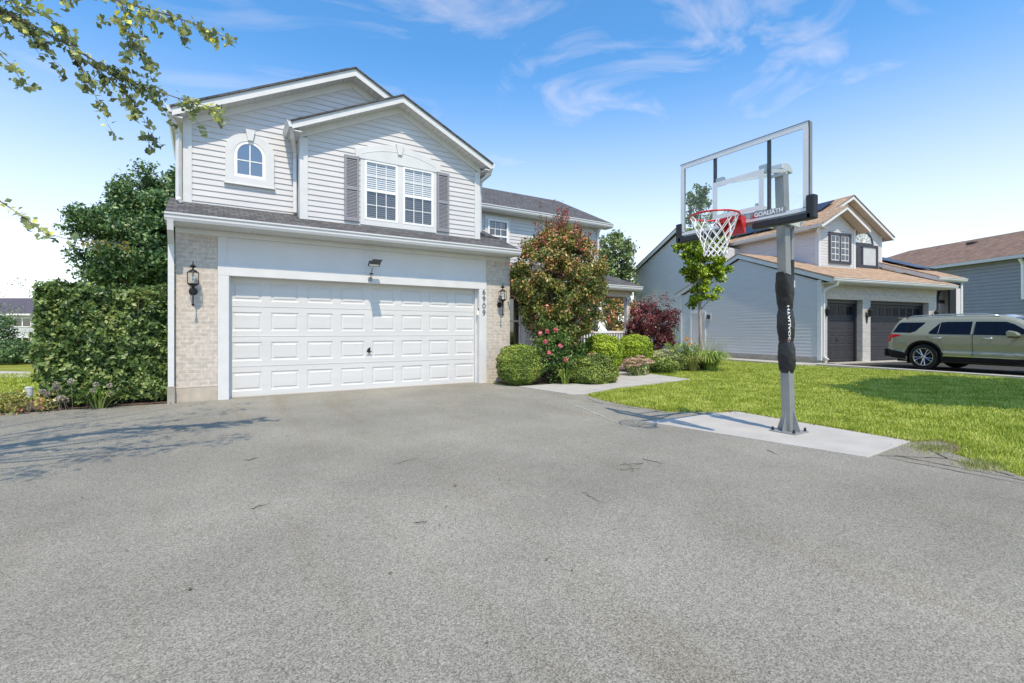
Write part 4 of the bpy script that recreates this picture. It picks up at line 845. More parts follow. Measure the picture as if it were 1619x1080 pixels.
# backboard
bb=thing('backboard',None,None,(BX,-.03,0)); bb.parent=hp_
HW=.705
acr=MB().box(-.006,.006,-HW,HW,BZ0,BZ1).build('glass_panel',M['acrylic'],bb)
fr=MB().box(.006,.045,-HW,HW,BZ1-.035,BZ1+.006).box(.006,.045,-HW,HW,BZ0-.006,BZ0+.035).box(.006,.045,-HW-.006,-HW+.03,BZ0,BZ1).box(.006,.045,HW-.03,HW+.006,BZ0,BZ1)
fr.box(-.012,-.006,-HW-.006,HW+.006,BZ1-.0,BZ1+.006).build('frame',M['steel'],bb)
ln=MB(); t=.052
ln.box(-.0085,-.0065,-HW+.005,HW-.005,BZ1-t,BZ1-.002).box(-.0085,-.0065,-HW+.005,HW-.005,BZ0+.03,BZ0+.03+t*.7).box(-.0085,-.0065,-HW+.003,-HW+t,BZ0+.06,BZ1-t).box(-.0085,-.0065,HW-t,HW-.003,BZ0+.06,BZ1-t)
ln.build('border_line',M['frameline'],bb)
sq=MB(); SQ=.285; z0,z1=2.36,2.76
sq.box(-.0085,-.0065,-SQ,SQ,z1-t,z1).box(-.0085,-.0065,-SQ,-SQ+t,z0,z1-t).box(-.0085,-.0065,SQ-t,SQ,z0,z1-t).box(-.0085,-.0065,-SQ+t,SQ-t,z0,z0+t*.9); sq.build('shooter_square',M['frameline'],bb)
lg=B(-.009,-.0068,-.50,-.14,2.285,2.345).build('logo_plate',M['steel'],bb)
o=link('logo_lettering',text_mesh('GOALIATH',.058,.001,.001),M['white'],bb); o.location=(-.0095,-.33,2.315); o.rotation_euler=(R(90),0,R(-90))
MB().prism([(-.0095,-.165,2.29),(-.0095,-.215,2.29),(-.0095,-.178,2.345)],(.001,0,0)).build('logo_mark',M['redp'],bb)
bs=MB()
for s in (-1,1): bs.box(.045,.075,s*.30-.013,s*.30+.013,BZ0,BZ1)
bs.build('back_frame',M['black'],bb)
MB().box(.05,.11,-.29,.29,BZ0+.08,BZ0+.14).box(.05,.10,-.29,-.20,2.74,2.82).box(.05,.10,.20,.29,2.74,2.82).build('cross_member',M['galv'],bb)
for s in (-1,1):
    pd=MB().box(-.026,.052,s*HW-(.055 if s<0 else .0)+ (0 if s<0 else -.02),s*HW+(.02 if s<0 else .055),BZ0-.05,BZ0+.17)
    if s<0: pd.box(-.026,.052,-HW-.03,-.17,BZ0-.052,BZ0+.012)
    else: pd.box(-.026,.052,.17,HW+.03,BZ0-.052,BZ0+.012)
    pd.build('corner_padding',M['pad'],bb,bevel=.012)
# rim
rm=thing('rim',None,None,(BX,-.03,2.305)); rm.parent=hp_; RC=-.385
MB().tube([(RC+.228*math.cos(a),.228*math.sin(a),0) for a in np.linspace(0,2*PI,41)],.0095,8,cap=False).build('hoop_ring',M['redp'],rm,smooth=True)
MB().prism([(-.012,-.10,.02),(-.012,.10,.02),(-.012,.10,-.15),(-.012,-.10,-.15)],(-.02,0,0)).prism([(-.03,-.10,.012),(-.165,-.14,.012),(-.165,-.14,-.02),(-.03,-.10,-.15)],(0,.008,0)).prism([(-.03,.10,.012),(-.165,.14,.012),(-.165,.14,-.02),(-.03,.10,-.15)],(0,-.008,0)).box(-.165,-.03,-.10,.10,.006,.014).box(-.165,-.157,-.14,.14,-.035,.014).build('rim_bracket',M['redp'],rm)
nt=MB()
NS=12
def netp(k,l): # k angular index, l level 0..7
    r_=[.222,.195,.165,.140,.122,.110,.106,.110][l]; z_=[-.0,-.09,-.165,-.225,-.275,-.315,-.352,-.39][l]
    a=2*PI*(k+ (.5 if l%2 else 0))/NS; return Vector((RC+r_*math.cos(a)+.02*(l/7),r_*math.sin(a),z_))
for k in range(NS):
    p=netp(k,0); q=netp(k,1); q2=netp(k-1,1)
    for e in (q,q2): nt.tube([p+Vector((0,0,-.008)),(p+e)/2+Vector((0,0,-.0)),e],.0042,5)
    for l in range(1,7):
        a=netp(k,l)
        for e in ((netp(k,l+1),netp(k-1,l+1)) if l%2==0 else (netp(k,l+1),netp(k+1,l+1))): nt.tube([a,e],.0042 if l<6 else .006,5)
    nt.tube([netp(k,0)+Vector((0,0,.012)),netp(k,0)+Vector((0,0,-.02))],.006,5)
nt.build('net',M['net'],rm)
# pole pad with lettering
cx_=lambda z: -.052*z
pm=MB(); vs=[]; seg=28; zs=np.linspace(.68,1.80,57)
def padr(z):
    u=(z-.68)/1.12; k=.061+.019*abs(math.sin(PI*(u*3+.02)))**.7
    if u<.03: k-=.008
    return k
for z in zs:
    r0=padr(z); u=(z-.68)/1.12
    for k in range(seg):
        a=2*PI*k/seg; c_,s_=math.cos(a),math.sin(a); e=.55
        x=r0*math.copysign(abs(c_)**e,c_); y=r0*math.copysign(abs(s_)**e,s_)
        fl_=max(0,u-.78)*.42
        wr_=.003*math.sin(a*5+z*40)+.002*math.sin(z*90+a*3)
        vs.append((cx_(z)+x*(1+wr_*8)-fl_*(.55 if c_<0 else .0),y*(1+wr_*8)-fl_*.15,z+(.03*( -c_) if u>.97 else 0)))
n=len(zs); fsx=[(i*seg+k,i*seg+(k+1)%seg,(i+1)*seg+(k+1)%seg,(i+1)*seg+k) for i in range(n-1) for k in range(seg)]
pm.add(vs,fsx+[tuple(range(seg-1,-1,-1)),tuple((n-1)*seg+k for k in range(seg))])
pp=pm.build('pole_pad',M['pad'],hp_,smooth=True)
for z in (1.055,1.43): MB().tube([(cx_(z)+.064*math.copysign(abs(math.cos(a))**.55,math.cos(a)),.064*math.copysign(abs(math.sin(a))**.55,math.sin(a)),z) for a in np.linspace(0,2*PI,33)],.009,6,cap=False).build('pad_strap',M['black'],pp)
def padsurf(a,z): # point on the padded sleeve at angle a
    r0=padr(z); u=(z-.68)/1.12; c_,s_=math.cos(a),math.sin(a); e=.55; w_=1+8*(.003*math.sin(a*5+z*40)+.002*math.sin(z*90+a*3)); f_=max(0,u-.78)*.42
    return Vector((cx_(z)+r0*math.copysign(abs(c_)**e,c_)*w_-f_*(.55 if c_<0 else 0),r0*math.copysign(abs(s_)**e,s_)*w_-f_*.15,z))
me=text_mesh('GOALIATH',.105,.0,.0022)
bm=bmesh.new(); bm.from_mesh(me); bmesh.ops.triangulate(bm,faces=bm.faces)
for _ in range(2): bmesh.ops.subdivide_edges(bm,edges=[e for e in bm.edges if e.calc_length()>.012],cuts=1)
bmesh.ops.triangulate(bm,faces=bm.faces)
for v in bm.verts: # wrapped onto the pad, reading upwards
    z=1.245+v.co.x*.80; a=R(237)+(-v.co.y)*6.5; p=padsurf(a,z); ax=Vector((cx_(z),0,z)); v.co=p+(p-ax).normalized()*.0045
bm.to_mesh(me); bm.free()
o=link('pad_lettering',me,M['white'],pp)
mkv=[padsurf(R(t_),z_)+Vector((math.cos(R(t_)),math.sin(R(t_)),0))*.006 for t_,z_ in ((205,1.035),(225,1.045),(245,1.06),(245,1.075),(225,1.062),(205,1.045))]
MB().add(mkv,[(0,1,4,5),(1,2,3,4)]).build('pad_mark',M['redp'],pp)

# =============== PARKED SUV ===============
CL=5.0; HWD=.965
car=thing('parked_car','sage green metallic SUV with chrome wheels parked on the neighbour\'s dark driveway','car',nb(1.34,-4.36,-.02),NR+PI)
RW=1.08; FW=3.93; WR=.385; AR=.455; WZ=.385
def lerp(a,b,t): return a+(b-a)*t
def itp(x,pts):
    if x<=pts[0][0]: return pts[0][1]
    for (a,u),(b,v) in zip(pts,pts[1:]):
        if x<=b: return lerp(u,v,(x-a)/(b-a) if b>a else 0)
    return pts[-1][1]
TOP=[(0,.80),(.03,1.02),(.09,1.17),(.19,1.36),(.27,1.52),(.36,1.585),(.7,1.61),(1.6,1.63),(2.3,1.63),(2.85,1.605),(3.15,1.51),(3.62,1.26),(3.8,1.16),(4.1,1.13),(4.6,1.06),(4.82,.97),(4.95,.82),(5.0,.62)]
def topz(s): return itp(s,TOP)
def botz(s):
    z=itp(s,[(0,.50),(.15,.33),(.6,.27),(4.6,.25),(4.9,.30),(5,.42)])
    for w in (RW,FW):
        if abs(s-w)<AR: z=max(z,WZ+math.sqrt(AR**2-(s-w)**2))
    return z
def halfw(s,z):
    base=HWD*itp(s,[(0,.80),(.05,.87),(.2,.945),(.6,.985),(1.2,1.0),(4,1.0),(4.5,.96),(4.8,.88),(4.95,.76),(5,.70)])
    if z<.55: base-= .035*((.55-z)/.3)**1.5
    elif z<=1.06: base-=.018*abs(z-.80)/.26
    if z>1.06:
        t=(z-1.06)/.6; base-=.018+.235*t
        tz=topz(s)
        if z>tz-.10: base-=.10*((z-(tz-.10))/.10)**2
    # door lower crease
    base-=.012*math.exp(-((z-.62)/.05)**2)
    return max(base,.1)
ns=200; nz_=34
def carside(m0,m1,zlo,zhi): pass
vs=[];fs_=[]
S=[CL*i/ns for i in range(ns+1)]
for s in S:
    zb,zt=botz(s),topz(s)
    for j in range(nz_+1):
        t=j/nz_; z=zb+(zt-zb)*t; vs.append((halfw(s,z),s-CL/2,z))
K=nz_+1
for i in range(ns):
    for j in range(nz_): fs_.append((i*K+j,(i+1)*K+j,(i+1)*K+j+1,i*K+j+1))
NV=len(vs); vs+=[(-x,y,z) for x,y,z in vs]; fs_+=[tuple(NV+k for k in f[::-1]) for f in fs_]
# roof/hood skin between the two sides
nr_=10
base=len(vs)
for i,s in enumerate(S):
    h=halfw(s,topz(s))
    for k in range(nr_+1):
        u=-1+2*k/nr_; vs.append((h*u,s-CL/2,topz(s)+.035*(1-u*u)*min(1,h/.6)))
for i in range(ns):
    for k in range(nr_): a=base+i*(nr_+1)+k; fs_.append((a,a+1,a+nr_+2,a+nr_+1))
for e in (0,ns): # bumper faces
    a=len(vs); s=S[e]; 
    for j in range(0,nz_+1,4):
        z=botz(s)+(topz(s)-botz(s))*j/nz_; h=halfw(s,z)
        for k in range(nr_+1): u=-1+2*k/nr_; vs.append((h*u,s-CL/2+(-.05 if e==0 else .10)*(1-u*u),z))
    rows=len(range(0,nz_+1,4))
    for j in range(rows-1):
        for k in range(nr_): q=a+j*(nr_+1)+k; fs_.append((q,q+1,q+nr_+2,q+nr_+1))
cb_=MB(); cb_.add(vs,fs_); body=cb_.build('body',M['paint'],car,smooth=True)
MB().box(-.82,.82,-2.2,2.2,.22,.45).box(-.60,.60,-2.4,2.4,.3,.75).build('underbody',M['plastic'],car)
def cpatch(name,poly,m,off=.006,both=True,parent=car,grid=14,fill=True):
    """polygon in (s,z) wrapped onto the car side"""
    bm=bmesh.new(); vsb=[bm.verts.new((0,s,z)) for s,z in poly]; bm.faces.new(vsb)
    bmesh.ops.triangulate(bm,faces=bm.faces); bmesh.ops.subdivide_edges(bm,edges=bm.edges,cuts=4,use_grid_fill=True); bmesh.ops.triangulate(bm,faces=bm.faces)
    obs=[]
    for sgn in ((1,-1) if both else (1,)):
        me=bpy.data.meshes.new(name); b2=bm.copy()
        for v in b2.verts: s,z=v.co.y,v.co.z; v.co=Vector((sgn*(halfw(s,z)+off),s-CL/2,z))
        b2.to_mesh(me); b2.free(); me.polygons.foreach_set('use_smooth',[True]*len(me.polygons)); obs.append(link(name,me,m,parent))
    return obs
def densify(p,n=6):
    out=[]
    for i in range(len(p)):
        a,b=p[i],p[(i+1)%len(p)]
        for k in range(n): out.append((lerp(a[0],b[0],k/n),lerp(a[1],b[1],k/n)))
    return out
# cladding: rocker, bumper, arch flares
M['win']=mat('tinted_window',(.004,.005,.012),.05,var=.1,spec=.25)
cpatch('rear_quarter_window',densify([(.20,1.135),(.72,1.12),(.85,1.17),(1.08,1.44),(.40,1.45),(.32,1.40)]),M['win'],.004)
cpatch('window',densify([(1.20,1.13),(1.27,1.095),(2.22,1.075),(2.22,1.445),(1.62,1.45),(1.46,1.435)]),M['win'],.004)
cpatch('window',densify([(2.29,1.072),(3.22,1.06),(3.50,1.11),(3.12,1.36),(2.95,1.43),(2.29,1.445)]),M['win'],.004)
for p in ([(1.44,1.10),(1.455,1.10),(1.475,1.43),(1.46,1.43)],): cpatch('window_divider',densify(p),M['paint'],.010)
cpatch('window_sill_trim',densify([(1.20,1.085),(3.40,1.045),(3.40,1.058),(1.20,1.098)]),M['plastic'],.007)
cpatch('sill_cladding',densify([(RW+AR-.02,.27),(FW-AR+.02,.26),(FW-AR+.02,.415),(RW+AR-.02,.43)]),M['plastic'],.014)
cpatch('chrome_strip',densify([(RW+AR+.05,.435),(FW-AR-.04,.42),(FW-AR-.04,.44),(RW+AR+.05,.455)]),M['chrome'],.020)
def arcflare(w):
    n=24; vs=[];f=[]
    for i in range(n+1):
        a=PI*i/n-.0; c_,s_=math.cos(a),math.sin(a)
        for r_ in (AR-.02,AR,AR+.055):
            s=w+r_*c_; z=WZ+r_*s_*1.0; z=max(z,.30)
            vs.append((halfw(s,max(z,.3))+(.018 if r_>AR-.01 else -.05),s-CL/2,z))
    for i in range(n):
        for k in range(2): f.append((i*3+k,(i+1)*3+k,(i+1)*3+k+1,i*3+k+1))
    N_=len(vs); vs+=[(-x,y,z) for x,y,z in vs]; f+=[tuple(N_+k for k in q[::-1]) for q in f]
    MB().add(vs,f).build('arch_flare',M['plastic'],car,smooth=True)
arcflare(RW); arcflare(FW)
cpatch('bumper_cladding',densify([(.012,.50),(.14,.34),(.60,.29),(.60,.47),(.50,.52),(.02,.60)]),M['plastic'],.012)
B(-.80,.80,-2.60,-2.50,.36,.60).build('rear_bumper',M['plastic'],car,bevel=.03)
cpatch('front_bumper_cladding',densify([(4.45,.28),(4.92,.33),(4.97,.50),(4.42,.50)]),M['plastic'],.012)
for o in cpatch('tail_light',densify([(.035,.98),(.05,.83),(.13,.85),(.15,.95),(.45,1.035),(.42,1.075),(.09,1.075)]),M['tail'],.014): pass
for o in cpatch('head_light',densify([(4.45,.93),(4.85,.80),(4.88,.90),(4.5,1.02)]),M['glass'],.012): pass
for s in (2.27,1.30,3.42): 
    if s==1.30: 
        cpatch('door_seam',densify([(1.13,1.04),(1.138,1.04),(1.30,.86),(1.55,.70),(1.60,.46),(1.592,.46),(1.54,.70),(1.29,.86)],3),M['black'],.003)
    else: cpatch('door_seam',densify([(s,.46),(s+.009,.46),(s+.009,1.40 if s==2.27 else 1.03),(s,1.40 if s==2.27 else 1.03)]),M['black'],.0065)
for s in (1.34,2.52):
    z=.965
    for sg in (1,-1): MB().tube([(sg*(halfw(s,z)+.01),s-CL/2,z),(sg*(halfw(s,z)+.04),s+.03-CL/2,z),(sg*(halfw(s,z)+.042),s+.17-CL/2,z),(sg*(halfw(s,z)+.01),s+.21-CL/2,z)],.021,8).build('door_handle',M['chrome'],car,smooth=True)
for sg in (1,-1):
    MB().tube([(sg*.70,.50-CL/2,1.58),(sg*.695,.70-CL/2,1.645),(sg*.69,1.6-CL/2,1.67),(sg*.69,2.5-CL/2,1.66),(sg*.69,2.8-CL/2,1.58)],.017,8).build('roof_rail',M['alloy'],car,smooth=True)
    m=MB().prism([(sg*1.0,3.08-CL/2,1.03),(sg*1.0,3.06-CL/2,1.15),(sg*1.0,3.12-CL/2,1.19),(sg*1.0,3.26-CL/2,1.15),(sg*1.0,3.34-CL/2,1.06),(sg*1.0,3.28-CL/2,1.02)],(sg*.17,0,0)); m.build('wing_mirror',M['paint'],car,bevel=.025); MB().tube([(sg*.88,3.26-CL/2,1.04),(sg*1.02,3.22-CL/2,1.05)],.03,8).box(sg*1.08-.08,sg*1.08+.08,3.10-CL/2,3.26-CL/2,1.0,1.025).build('mirror_arm',M['plastic'],car)
# windscreens
ws=MB(); 
def topstrip(name,s0,s1,m,wid=.93,off=.006):
    v=[];f=[];n=10
    for i in range(n+1):
        s=lerp(s0,s1,i/n); h=halfw(s,topz(s))*wid
        for k in range(9): u=-1+2*k/8; v.append((h*u,s-CL/2,topz(s)+.035*(1-(u*wid)**2)*min(1,h/.6)+off))
    for i in range(n):
        for k in range(8): a=i*9+k; f.append((a,a+1,a+10,a+9))
    return MB().add(v,f).build(name,m,car,smooth=True)
topstrip('windscreen',3.05,3.76,M['win']); topstrip('rear_screen',.10,.26,M['win'])
MB().tube([(.3,.52-CL/2,1.63),(.3,.30-CL/2,1.80)],.004,5).build('aerial',M['black'],car)
MB().box(-.6,.6,.20-CL/2,.50-CL/2,1.575,1.605).build('spoiler',M['paint'],car,bevel=.01)
def tyre_():
    mb=MB(); pr=[(.262,-.12),(.36,-.125),(WR-.006,-.10),(WR,-.05),(WR,.05),(WR-.006,.10),(.36,.125),(.262,.12)]; sg_=48; v=[]
    for r_,x in pr:
        for k in range(sg_): a=2*PI*k/sg_; v.append((x,r_*math.cos(a),r_*math.sin(a)))
    n=len(pr); return mb.add(v,[(i*sg_+k,i*sg_+(k+1)%sg_,((i+1)%n)*sg_+(k+1)%sg_,((i+1)%n)*sg_+k) for i in range(n) for k in range(sg_)])
def wheel(x,s,sg):
    w=thing('wheel',None,None,(x,s-CL/2,WZ)); w.parent=car; w.rotation_euler=(R(12+s*20),0,0)
    tyre_().build('tyre',M['rubber'],w,smooth=False)
    o=sg*.105; rim=MB()
    v=[];pr=[(.268,o*.95),(.268,o*1.22),(.252,o*1.22),(.242,o*.9),(.240,-o*.4)]
    for r_,x_ in pr:
        for k in range(48): a=2*PI*k/48; v.append((x_,r_*math.cos(a),r_*math.sin(a)))
    rim.add(v,[(i*48+k,i*48+(k+1)%48,(i+1)*48+(k+1)%48,(i+1)*48+k) for i in range(4) for k in range(48)])
    for k in range(5):
        for dl in (-.2,.2):
            a=2*PI*k/5+PI/2; b=a+dl
            p0=Vector((o*.80,.045*math.cos(a+dl*.6),.045*math.sin(a+dl*.6))); p1=Vector((o*.98,.243*math.cos(b),.243*math.sin(b))); 
            rim.tube([p0,(p0+p1)/2+Vector((o*.02,0,0)),p1],[.013,.010,.013],6)
    rim.lathe([(.06,o*.7),(.055,o*.92),(.03,o*.98),(0,o*.99)],(0,0,0),16,'X').build('rim',M['alloy'],w)
    MB().lathe([(.24,-o*.3),(.24,-o*.28),(0,-o*.28)],(0,0,0),24,'X').build('wheel_well',M['black'],w); MB().lathe([(.15,-o*.1),(.15,o*.0),(0,o*.0)],(0,0,0),24,'X').build('brake_disc',M['bronze'],w)
for s in (RW,FW):
    for sg in (1,-1): wheel(sg*.845,s,sg)
for sg in (1,-1): B(sg*.80-.1,sg*.80+.1,RW-.47-CL/2,RW-.45-CL/2,.17,.36).build('mud_flap',M['plastic'],car)
# second car, only its roof edge shows beyond the first

# =============== VEGETATION ===============
def plant(name,label,cat,loc,group=None,rz=0): return thing(name,label,cat,loc,rz,group)
def limbs(t,m,base,tops,r0,name='trunk',h0=1.0,seed=1,spread=.5):
    """tapered trunk from origin to (h0) and branches to each point of tops"""
    rnd=random.Random(seed); mb=MB(); n=6
    tk=[Vector((0,0,-.1))]+[Vector((rnd.uniform(-.04,.04)*k,rnd.uniform(-.04,.04)*k,h0*k/n)) for k in range(1,n+1)]
    mb.tube(tk,[r0*1.25]+[r0*(1-.35*k/n) for k in range(1,n+1)],9)
    for c in tops:
        c=Vector(c); k=rnd.randint(2,n); s=tk[k]; q=[s]
        for u in (.33,.66,1.0):
            p=s.lerp(c,u); p.z+=(.14*(c-s).length)*math.sin(PI*u)*.5; q.append(p+Vector((rnd.uniform(-1,1),rnd.uniform(-1,1),rnd.uniform(-.5,.5)))*.05*(c-s).length)
        r=r0*.38; mb.tube(q,[r,r*.7,r*.42,r*.12],5)
    return mb.build(name,M[m],t,smooth=True)
# --- hedge
hx0,hx1,hy0,hy1,hz1=-2.50,-.88,.18,1.45,1.84
t=plant('hedge','tall square-clipped green hedge filling the space left of the brick garage corner','hedge',(0,0,0))
n=9500; P=[];N=[]
def hsurf(n,axis,val,sgn,lo,hi):
    a=rng.uniform(0,1,(n,3)); 
    p=np.array(lo)+a*(np.array(hi)-np.array(lo)); dep=rng.exponential(.11,n); bump=.05*np.sin(p[:,0]*5+p[:,2]*3)+.045*np.sin(p[:,2]*9.3+p[:,0]*12.1)*np.sin(p[:,0]*7-p[:,2]*10+p[:,1]*9)+.04*np.sin(p[:,2]*21+p[:,1]*14)*np.sin(p[:,0]*23+1)
    p[:,axis]=val+sgn*(bump-dep+.03); nn=np.zeros((n,3)); nn[:,axis]=sgn; return p,nn
for a in (hsurf(10500,1,hy0,-1,(hx0,0,.08),(hx1,0,hz1)),hsurf(4200,0,hx0,-1,(0,hy0,.08),(0,hy1,hz1)),hsurf(6500,2,hz1,1,(hx0,hy0,0),(hx1,hy1,0)),hsurf(3000,0,hx1,1,(0,hy0,.05),(0,hy1,hz1))): P.append(a[0]);N.append(a[1])
q=rng.uniform(0,1,(3500,3))*np.array([hx1-hx0,hy1-hy0,hz1])+np.array([hx0,hy0,0]); P.append(q); N.append(sph(3500))
P=np.concatenate(P);N=np.concatenate(N)+np.array([0,0,.55])
# narrower foot, as in the picture
f=np.clip((P[:,2]-.0)/.9,0,1); P[:,0]=np.where(P[:,0]<-2.1,P[:,0]+(1-f)*.18,P[:,0])
leaves('foliage',P,.078,L['hedge'],t,N,aspect=.6,jit=.95)
sp_=[]
for i in range(34): sp_.append((random.uniform(hx0,hx1),random.uniform(hy0,hy1),hz1+random.uniform(-.02,.10)))
Q,_=clumps(sp_,300,.06,1); leaves('top_shoots',Q,.06,L['hedge'],t,aspect=.6)
MBh=MB()
for i in range(46):
    x=random.uniform(hx0+.1,hx1-.1); y=random.uniform(hy0+.12,hy1-.2); MBh.tube([(x,y,-.05),(x+random.uniform(-.1,.1),y+random.uniform(-.05,.05),.8),(x+random.uniform(-.3,.3),y-random.uniform(0,.15),1.75)],[.018,.012,.004],5)
MBh.build('stems',M['bark'],t)
# --- small plants at the hedge foot
def tuft(name,label,cat,loc,nb_,h,spread,m,w=.012,group=None,droop=.6):
    t=plant(name,label,cat,loc,group); bl=[]
    for i in range(nb_):
        a=random.uniform(0,2*PI); l=h*random.uniform(.65,1.15); o=random.uniform(.1,1)**.6*spread; b=Vector((math.cos(a),math.sin(a),0)); q=Vector((-math.sin(a),math.cos(a),0))*w*random.uniform(.6,1.3)
        p0=b*random.uniform(0,.10)*spread/.3; p1=p0+b*o*.35+Vector((0,0,l*.6)); p2=p0+b*o*.8+Vector((0,0,l*(1-.15*droop))); p3=p0+b*o*1.25+Vector((0,0,l*(1-.55*droop*o/spread)))
        bl+=[p0-q,p0+q,p1-q,p1+q,p2-q*.7,p2+q*.7,p3,p3+q*.05]
    V=np.array([tuple(v) for v in bl]); np_mesh('blades',V,8,m,t,faces=[(0,1,3,2),(2,3,5,4),(4,5,7,6)]); return t
tuft('strappy_plant','strappy green clump under the dried round seedheads at the hedge foot','plant',(-1.72,-.02,0),150,.30,.34,L['rose'],.008)
t=plant('seedhead_plant','grey-brown round allium seedheads on thin stems in front of the hedge','flowers',(-1.95,.05,0))
st=MB()
for i in range(17):
    x,y,h=random.uniform(-.42,.45),random.uniform(-.16,-.02),random.uniform(.14,.42); st.tube([(x*.8,y,0),(x,y,h)],.0022,4)
    leaves('seedhead',np.array([x,y,h])+sph(90)*.043*rng.uniform(.7,1,(90,1)),.026,L['allium'],t)
st.build('stems',M['bark_pale'],t)
t=plant('variegated_shrub','low yellow and green variegated plant at the corner of the hedge and driveway','plant',(-2.62,.02,0))
c=[(random.uniform(-.38,.42),random.uniform(-.22,.22),random.uniform(.05,.26)) for _ in range(34)]
Q,_=clumps(c,1500,.12,.8); Q[:,2]=np.abs(Q[:,2]); leaves('foliage',Q,.05,L['varieg'],t,aspect=.5)
def solar_light(loc,label,s=1.0,m='galv'):
    t=thing('path_light',label,'garden light',loc)
    MB().tube([(0,0,-.05),(0,0,.22*s)],.008*s,6).build('stake',M['steel'],t)
    MB().lathe([(.025*s,.20*s),(.045*s,.24*s),(.05*s,.36*s),(.055*s,.37*s),(.055*s,.385*s),(.0,.40*s)],(0,0,0),16).build('lamp_head',M[m],t)
solar_light((-2.50,-.02,.02),'silver cylindrical solar light standing in the yellow plant by the hedge',.9)
tl=solar_light((10.25,.05,.02),'small grey cone path light beside the pink sedum at the walkway bend',.95,'steel')
# --- boxwood balls etc
def ball(name,label,cat,loc,rad,nl,size,lm,lumpy=.03,group=None,zc=None,aspect=.6,stems=True,flat=1.0):
    t=plant(name,label,cat,loc,group); rx,ry,rz_=rad; zc=rz_*.92 if zc is None else zc
    d=sph(nl); r=(1-rng.exponential(.055,nl))*(1+lumpy*lump(d,3.3,loc[0])+.028*lump(d,9,1)+.018*lump(d,19,2)); r=r/np.power(np.abs(d[:,0])**2.25+np.abs(d[:,1])**2.25+np.abs(d[:,2])**2.25,1/2.25)*.97; P=d*r[:,None]*np.array(rad)+np.array([0,0,zc]); k=P[:,2]>.02; P=P[k]; d=d[k]
    leaves('foliage',P,size,lm,t,d+np.array([0,0,.35]),aspect=aspect,jit=.85)
    d=sph(6000); P=d*rng.uniform(.55,.88,(6000,1))*(1+lumpy*lump(d,3.3,loc[0]))[:,None]*np.array(rad)+np.array([0,0,zc]); P=P[P[:,2]>.02]; leaves('inner_foliage',P,size*2.4,lm,t,aspect=.7)
    mb=MB()
    for i in range(9):
        a=random.uniform(0,2*PI); mb.tube([(0.04*math.cos(a),.04*math.sin(a),-.05),(rx*.5*math.cos(a),ry*.5*math.sin(a),zc*.9),(rx*.8*math.cos(a),ry*.8*math.sin(a),zc*1.25)],[.02,.012,.004],5)
    mb.build('stems',M['bark'],t); return t
ball('boxwood_ball','clipped round boxwood standing against the right brick corner of the garage','shrub',(5.50,-.74,0),(.505,.50,.475),30000,.026,L['box'],.02,zc=.44)
ball('round_shrub','bright lime green round shrub before the porch railing, left of its smaller twin','shrub',zat(953,578,12.6)[:2]+(0,),(.53,.53,.50),24000,.035,L['boxlime'],.03,'lime shrubs before the porch',zc=.63)
ball('round_shrub','bright lime green round shrub in front of the purple bush, right of its twin','shrub',zat(1004,578,13.9)[:2]+(0,),(.50,.50,.48),20000,.036,L['boxlime'],.03,'lime shrubs before the porch',zc=.64)
ball('low_shrub','low spreading mid-green shrub between the rose bush and the walkway','shrub',zat(940,600,10.9)[:2]+(0,),(.58,.42,.40),18000,.034,L['low'],.09,zc=.24)
ball('low_shrub','small green shrub right behind the pink sedum by the lawn edge','shrub',zat(1048,585,13.6)[:2]+(0,),(.42,.40,.26),3500,.04,L['low'],.10,zc=.2)
ball('low_shrub','loose green shrub growing at the foot of the red-green tree','shrub',zat(905,598,11.6)[:2]+(0,),(.5,.4,.5),5000,.045,L['rose'],.12,zc=.4)
# --- rose bush
rl_=zat(873,604,10.9)
t=plant('rose_bush','loose green rose bush with pink blooms beside the boxwood ball','rose bush',(rl_[0],rl_[1],0))
c=crown_centres(120,(.55,.45,.66),(0,0,.64),.15,3,.5,.05)
Q,_=clumps(c,6500,.16,.9); Q=Q[Q[:,2]>.02]; leaves('foliage',Q,.05,L['rose'],t,aspect=.6)
limbs(t,'twig',None,[tuple(x) for x in c[:26]],.022,'stems',.25,3)
for (px,py) in ((854,527),(865,524),(862,540),(886,547),(895,569),(879,522),(868,558)):
    w=zat(px,py,10.45); p=np.array(w)-np.array([rl_[0],rl_[1],0]); 
    leaves('bloom',p+sph(90)*.042*rng.uniform(.4,1,(90,1)),.042,L['pinkflower'],t,aspect=.9)
tuft('strappy_plant','grassy upright green blades between the rose bush and the low shrub','plant',zat(893,605,10.6)[:2]+(0,),120,.36,.22,L['perennial'],.008)
# --- sedums
def sedum(label,loc,lm,fm,n,rx,h):
    t=plant('sedum',label,'flowers',loc); st=MB(); lp=[]
    for i in range(n):
        a=random.uniform(0,2*PI); r=rx*math.sqrt(random.random()); x,y=r*math.cos(a),r*.8*math.sin(a); z=h*(1-.35*(r/rx)**2)*random.uniform(.85,1.08); st.tube([(x*.5,y*.5,0),(x,y,z)],.006,4)
        k=60; q=np.stack([rng.normal(x,.045,k),rng.normal(y,.045,k),z+rng.normal(0,.010,k)],1); leaves('flower_head',q,.028,fm,t,np.tile([0,0,1.],(k,1)),aspect=.9,jit=.7)
        for u in np.linspace(.1,.93,16): lp.append((x*(.5+.5*u)+random.uniform(-.06,.06),y*(.5+.5*u)+random.uniform(-.06,.06),z*u))
    leaves('foliage',np.array(lp),.07,lm,t,aspect=.55); st.build('stems',M['bark_pale'],t)
p=zat(1008,590,12.8); sedum('pink-topped sedum mound at the bend of the walkway',(p[0],p[1],0),L['perennial'],L['sedumpink'],42,.44,.50)
p=zat(1047,580,14.6); sedum('pale yellow-green sedum clump left of the ornamental grass',(p[0],p[1],0),L['perennial'],L['sedumlime'],46,.55,.62)
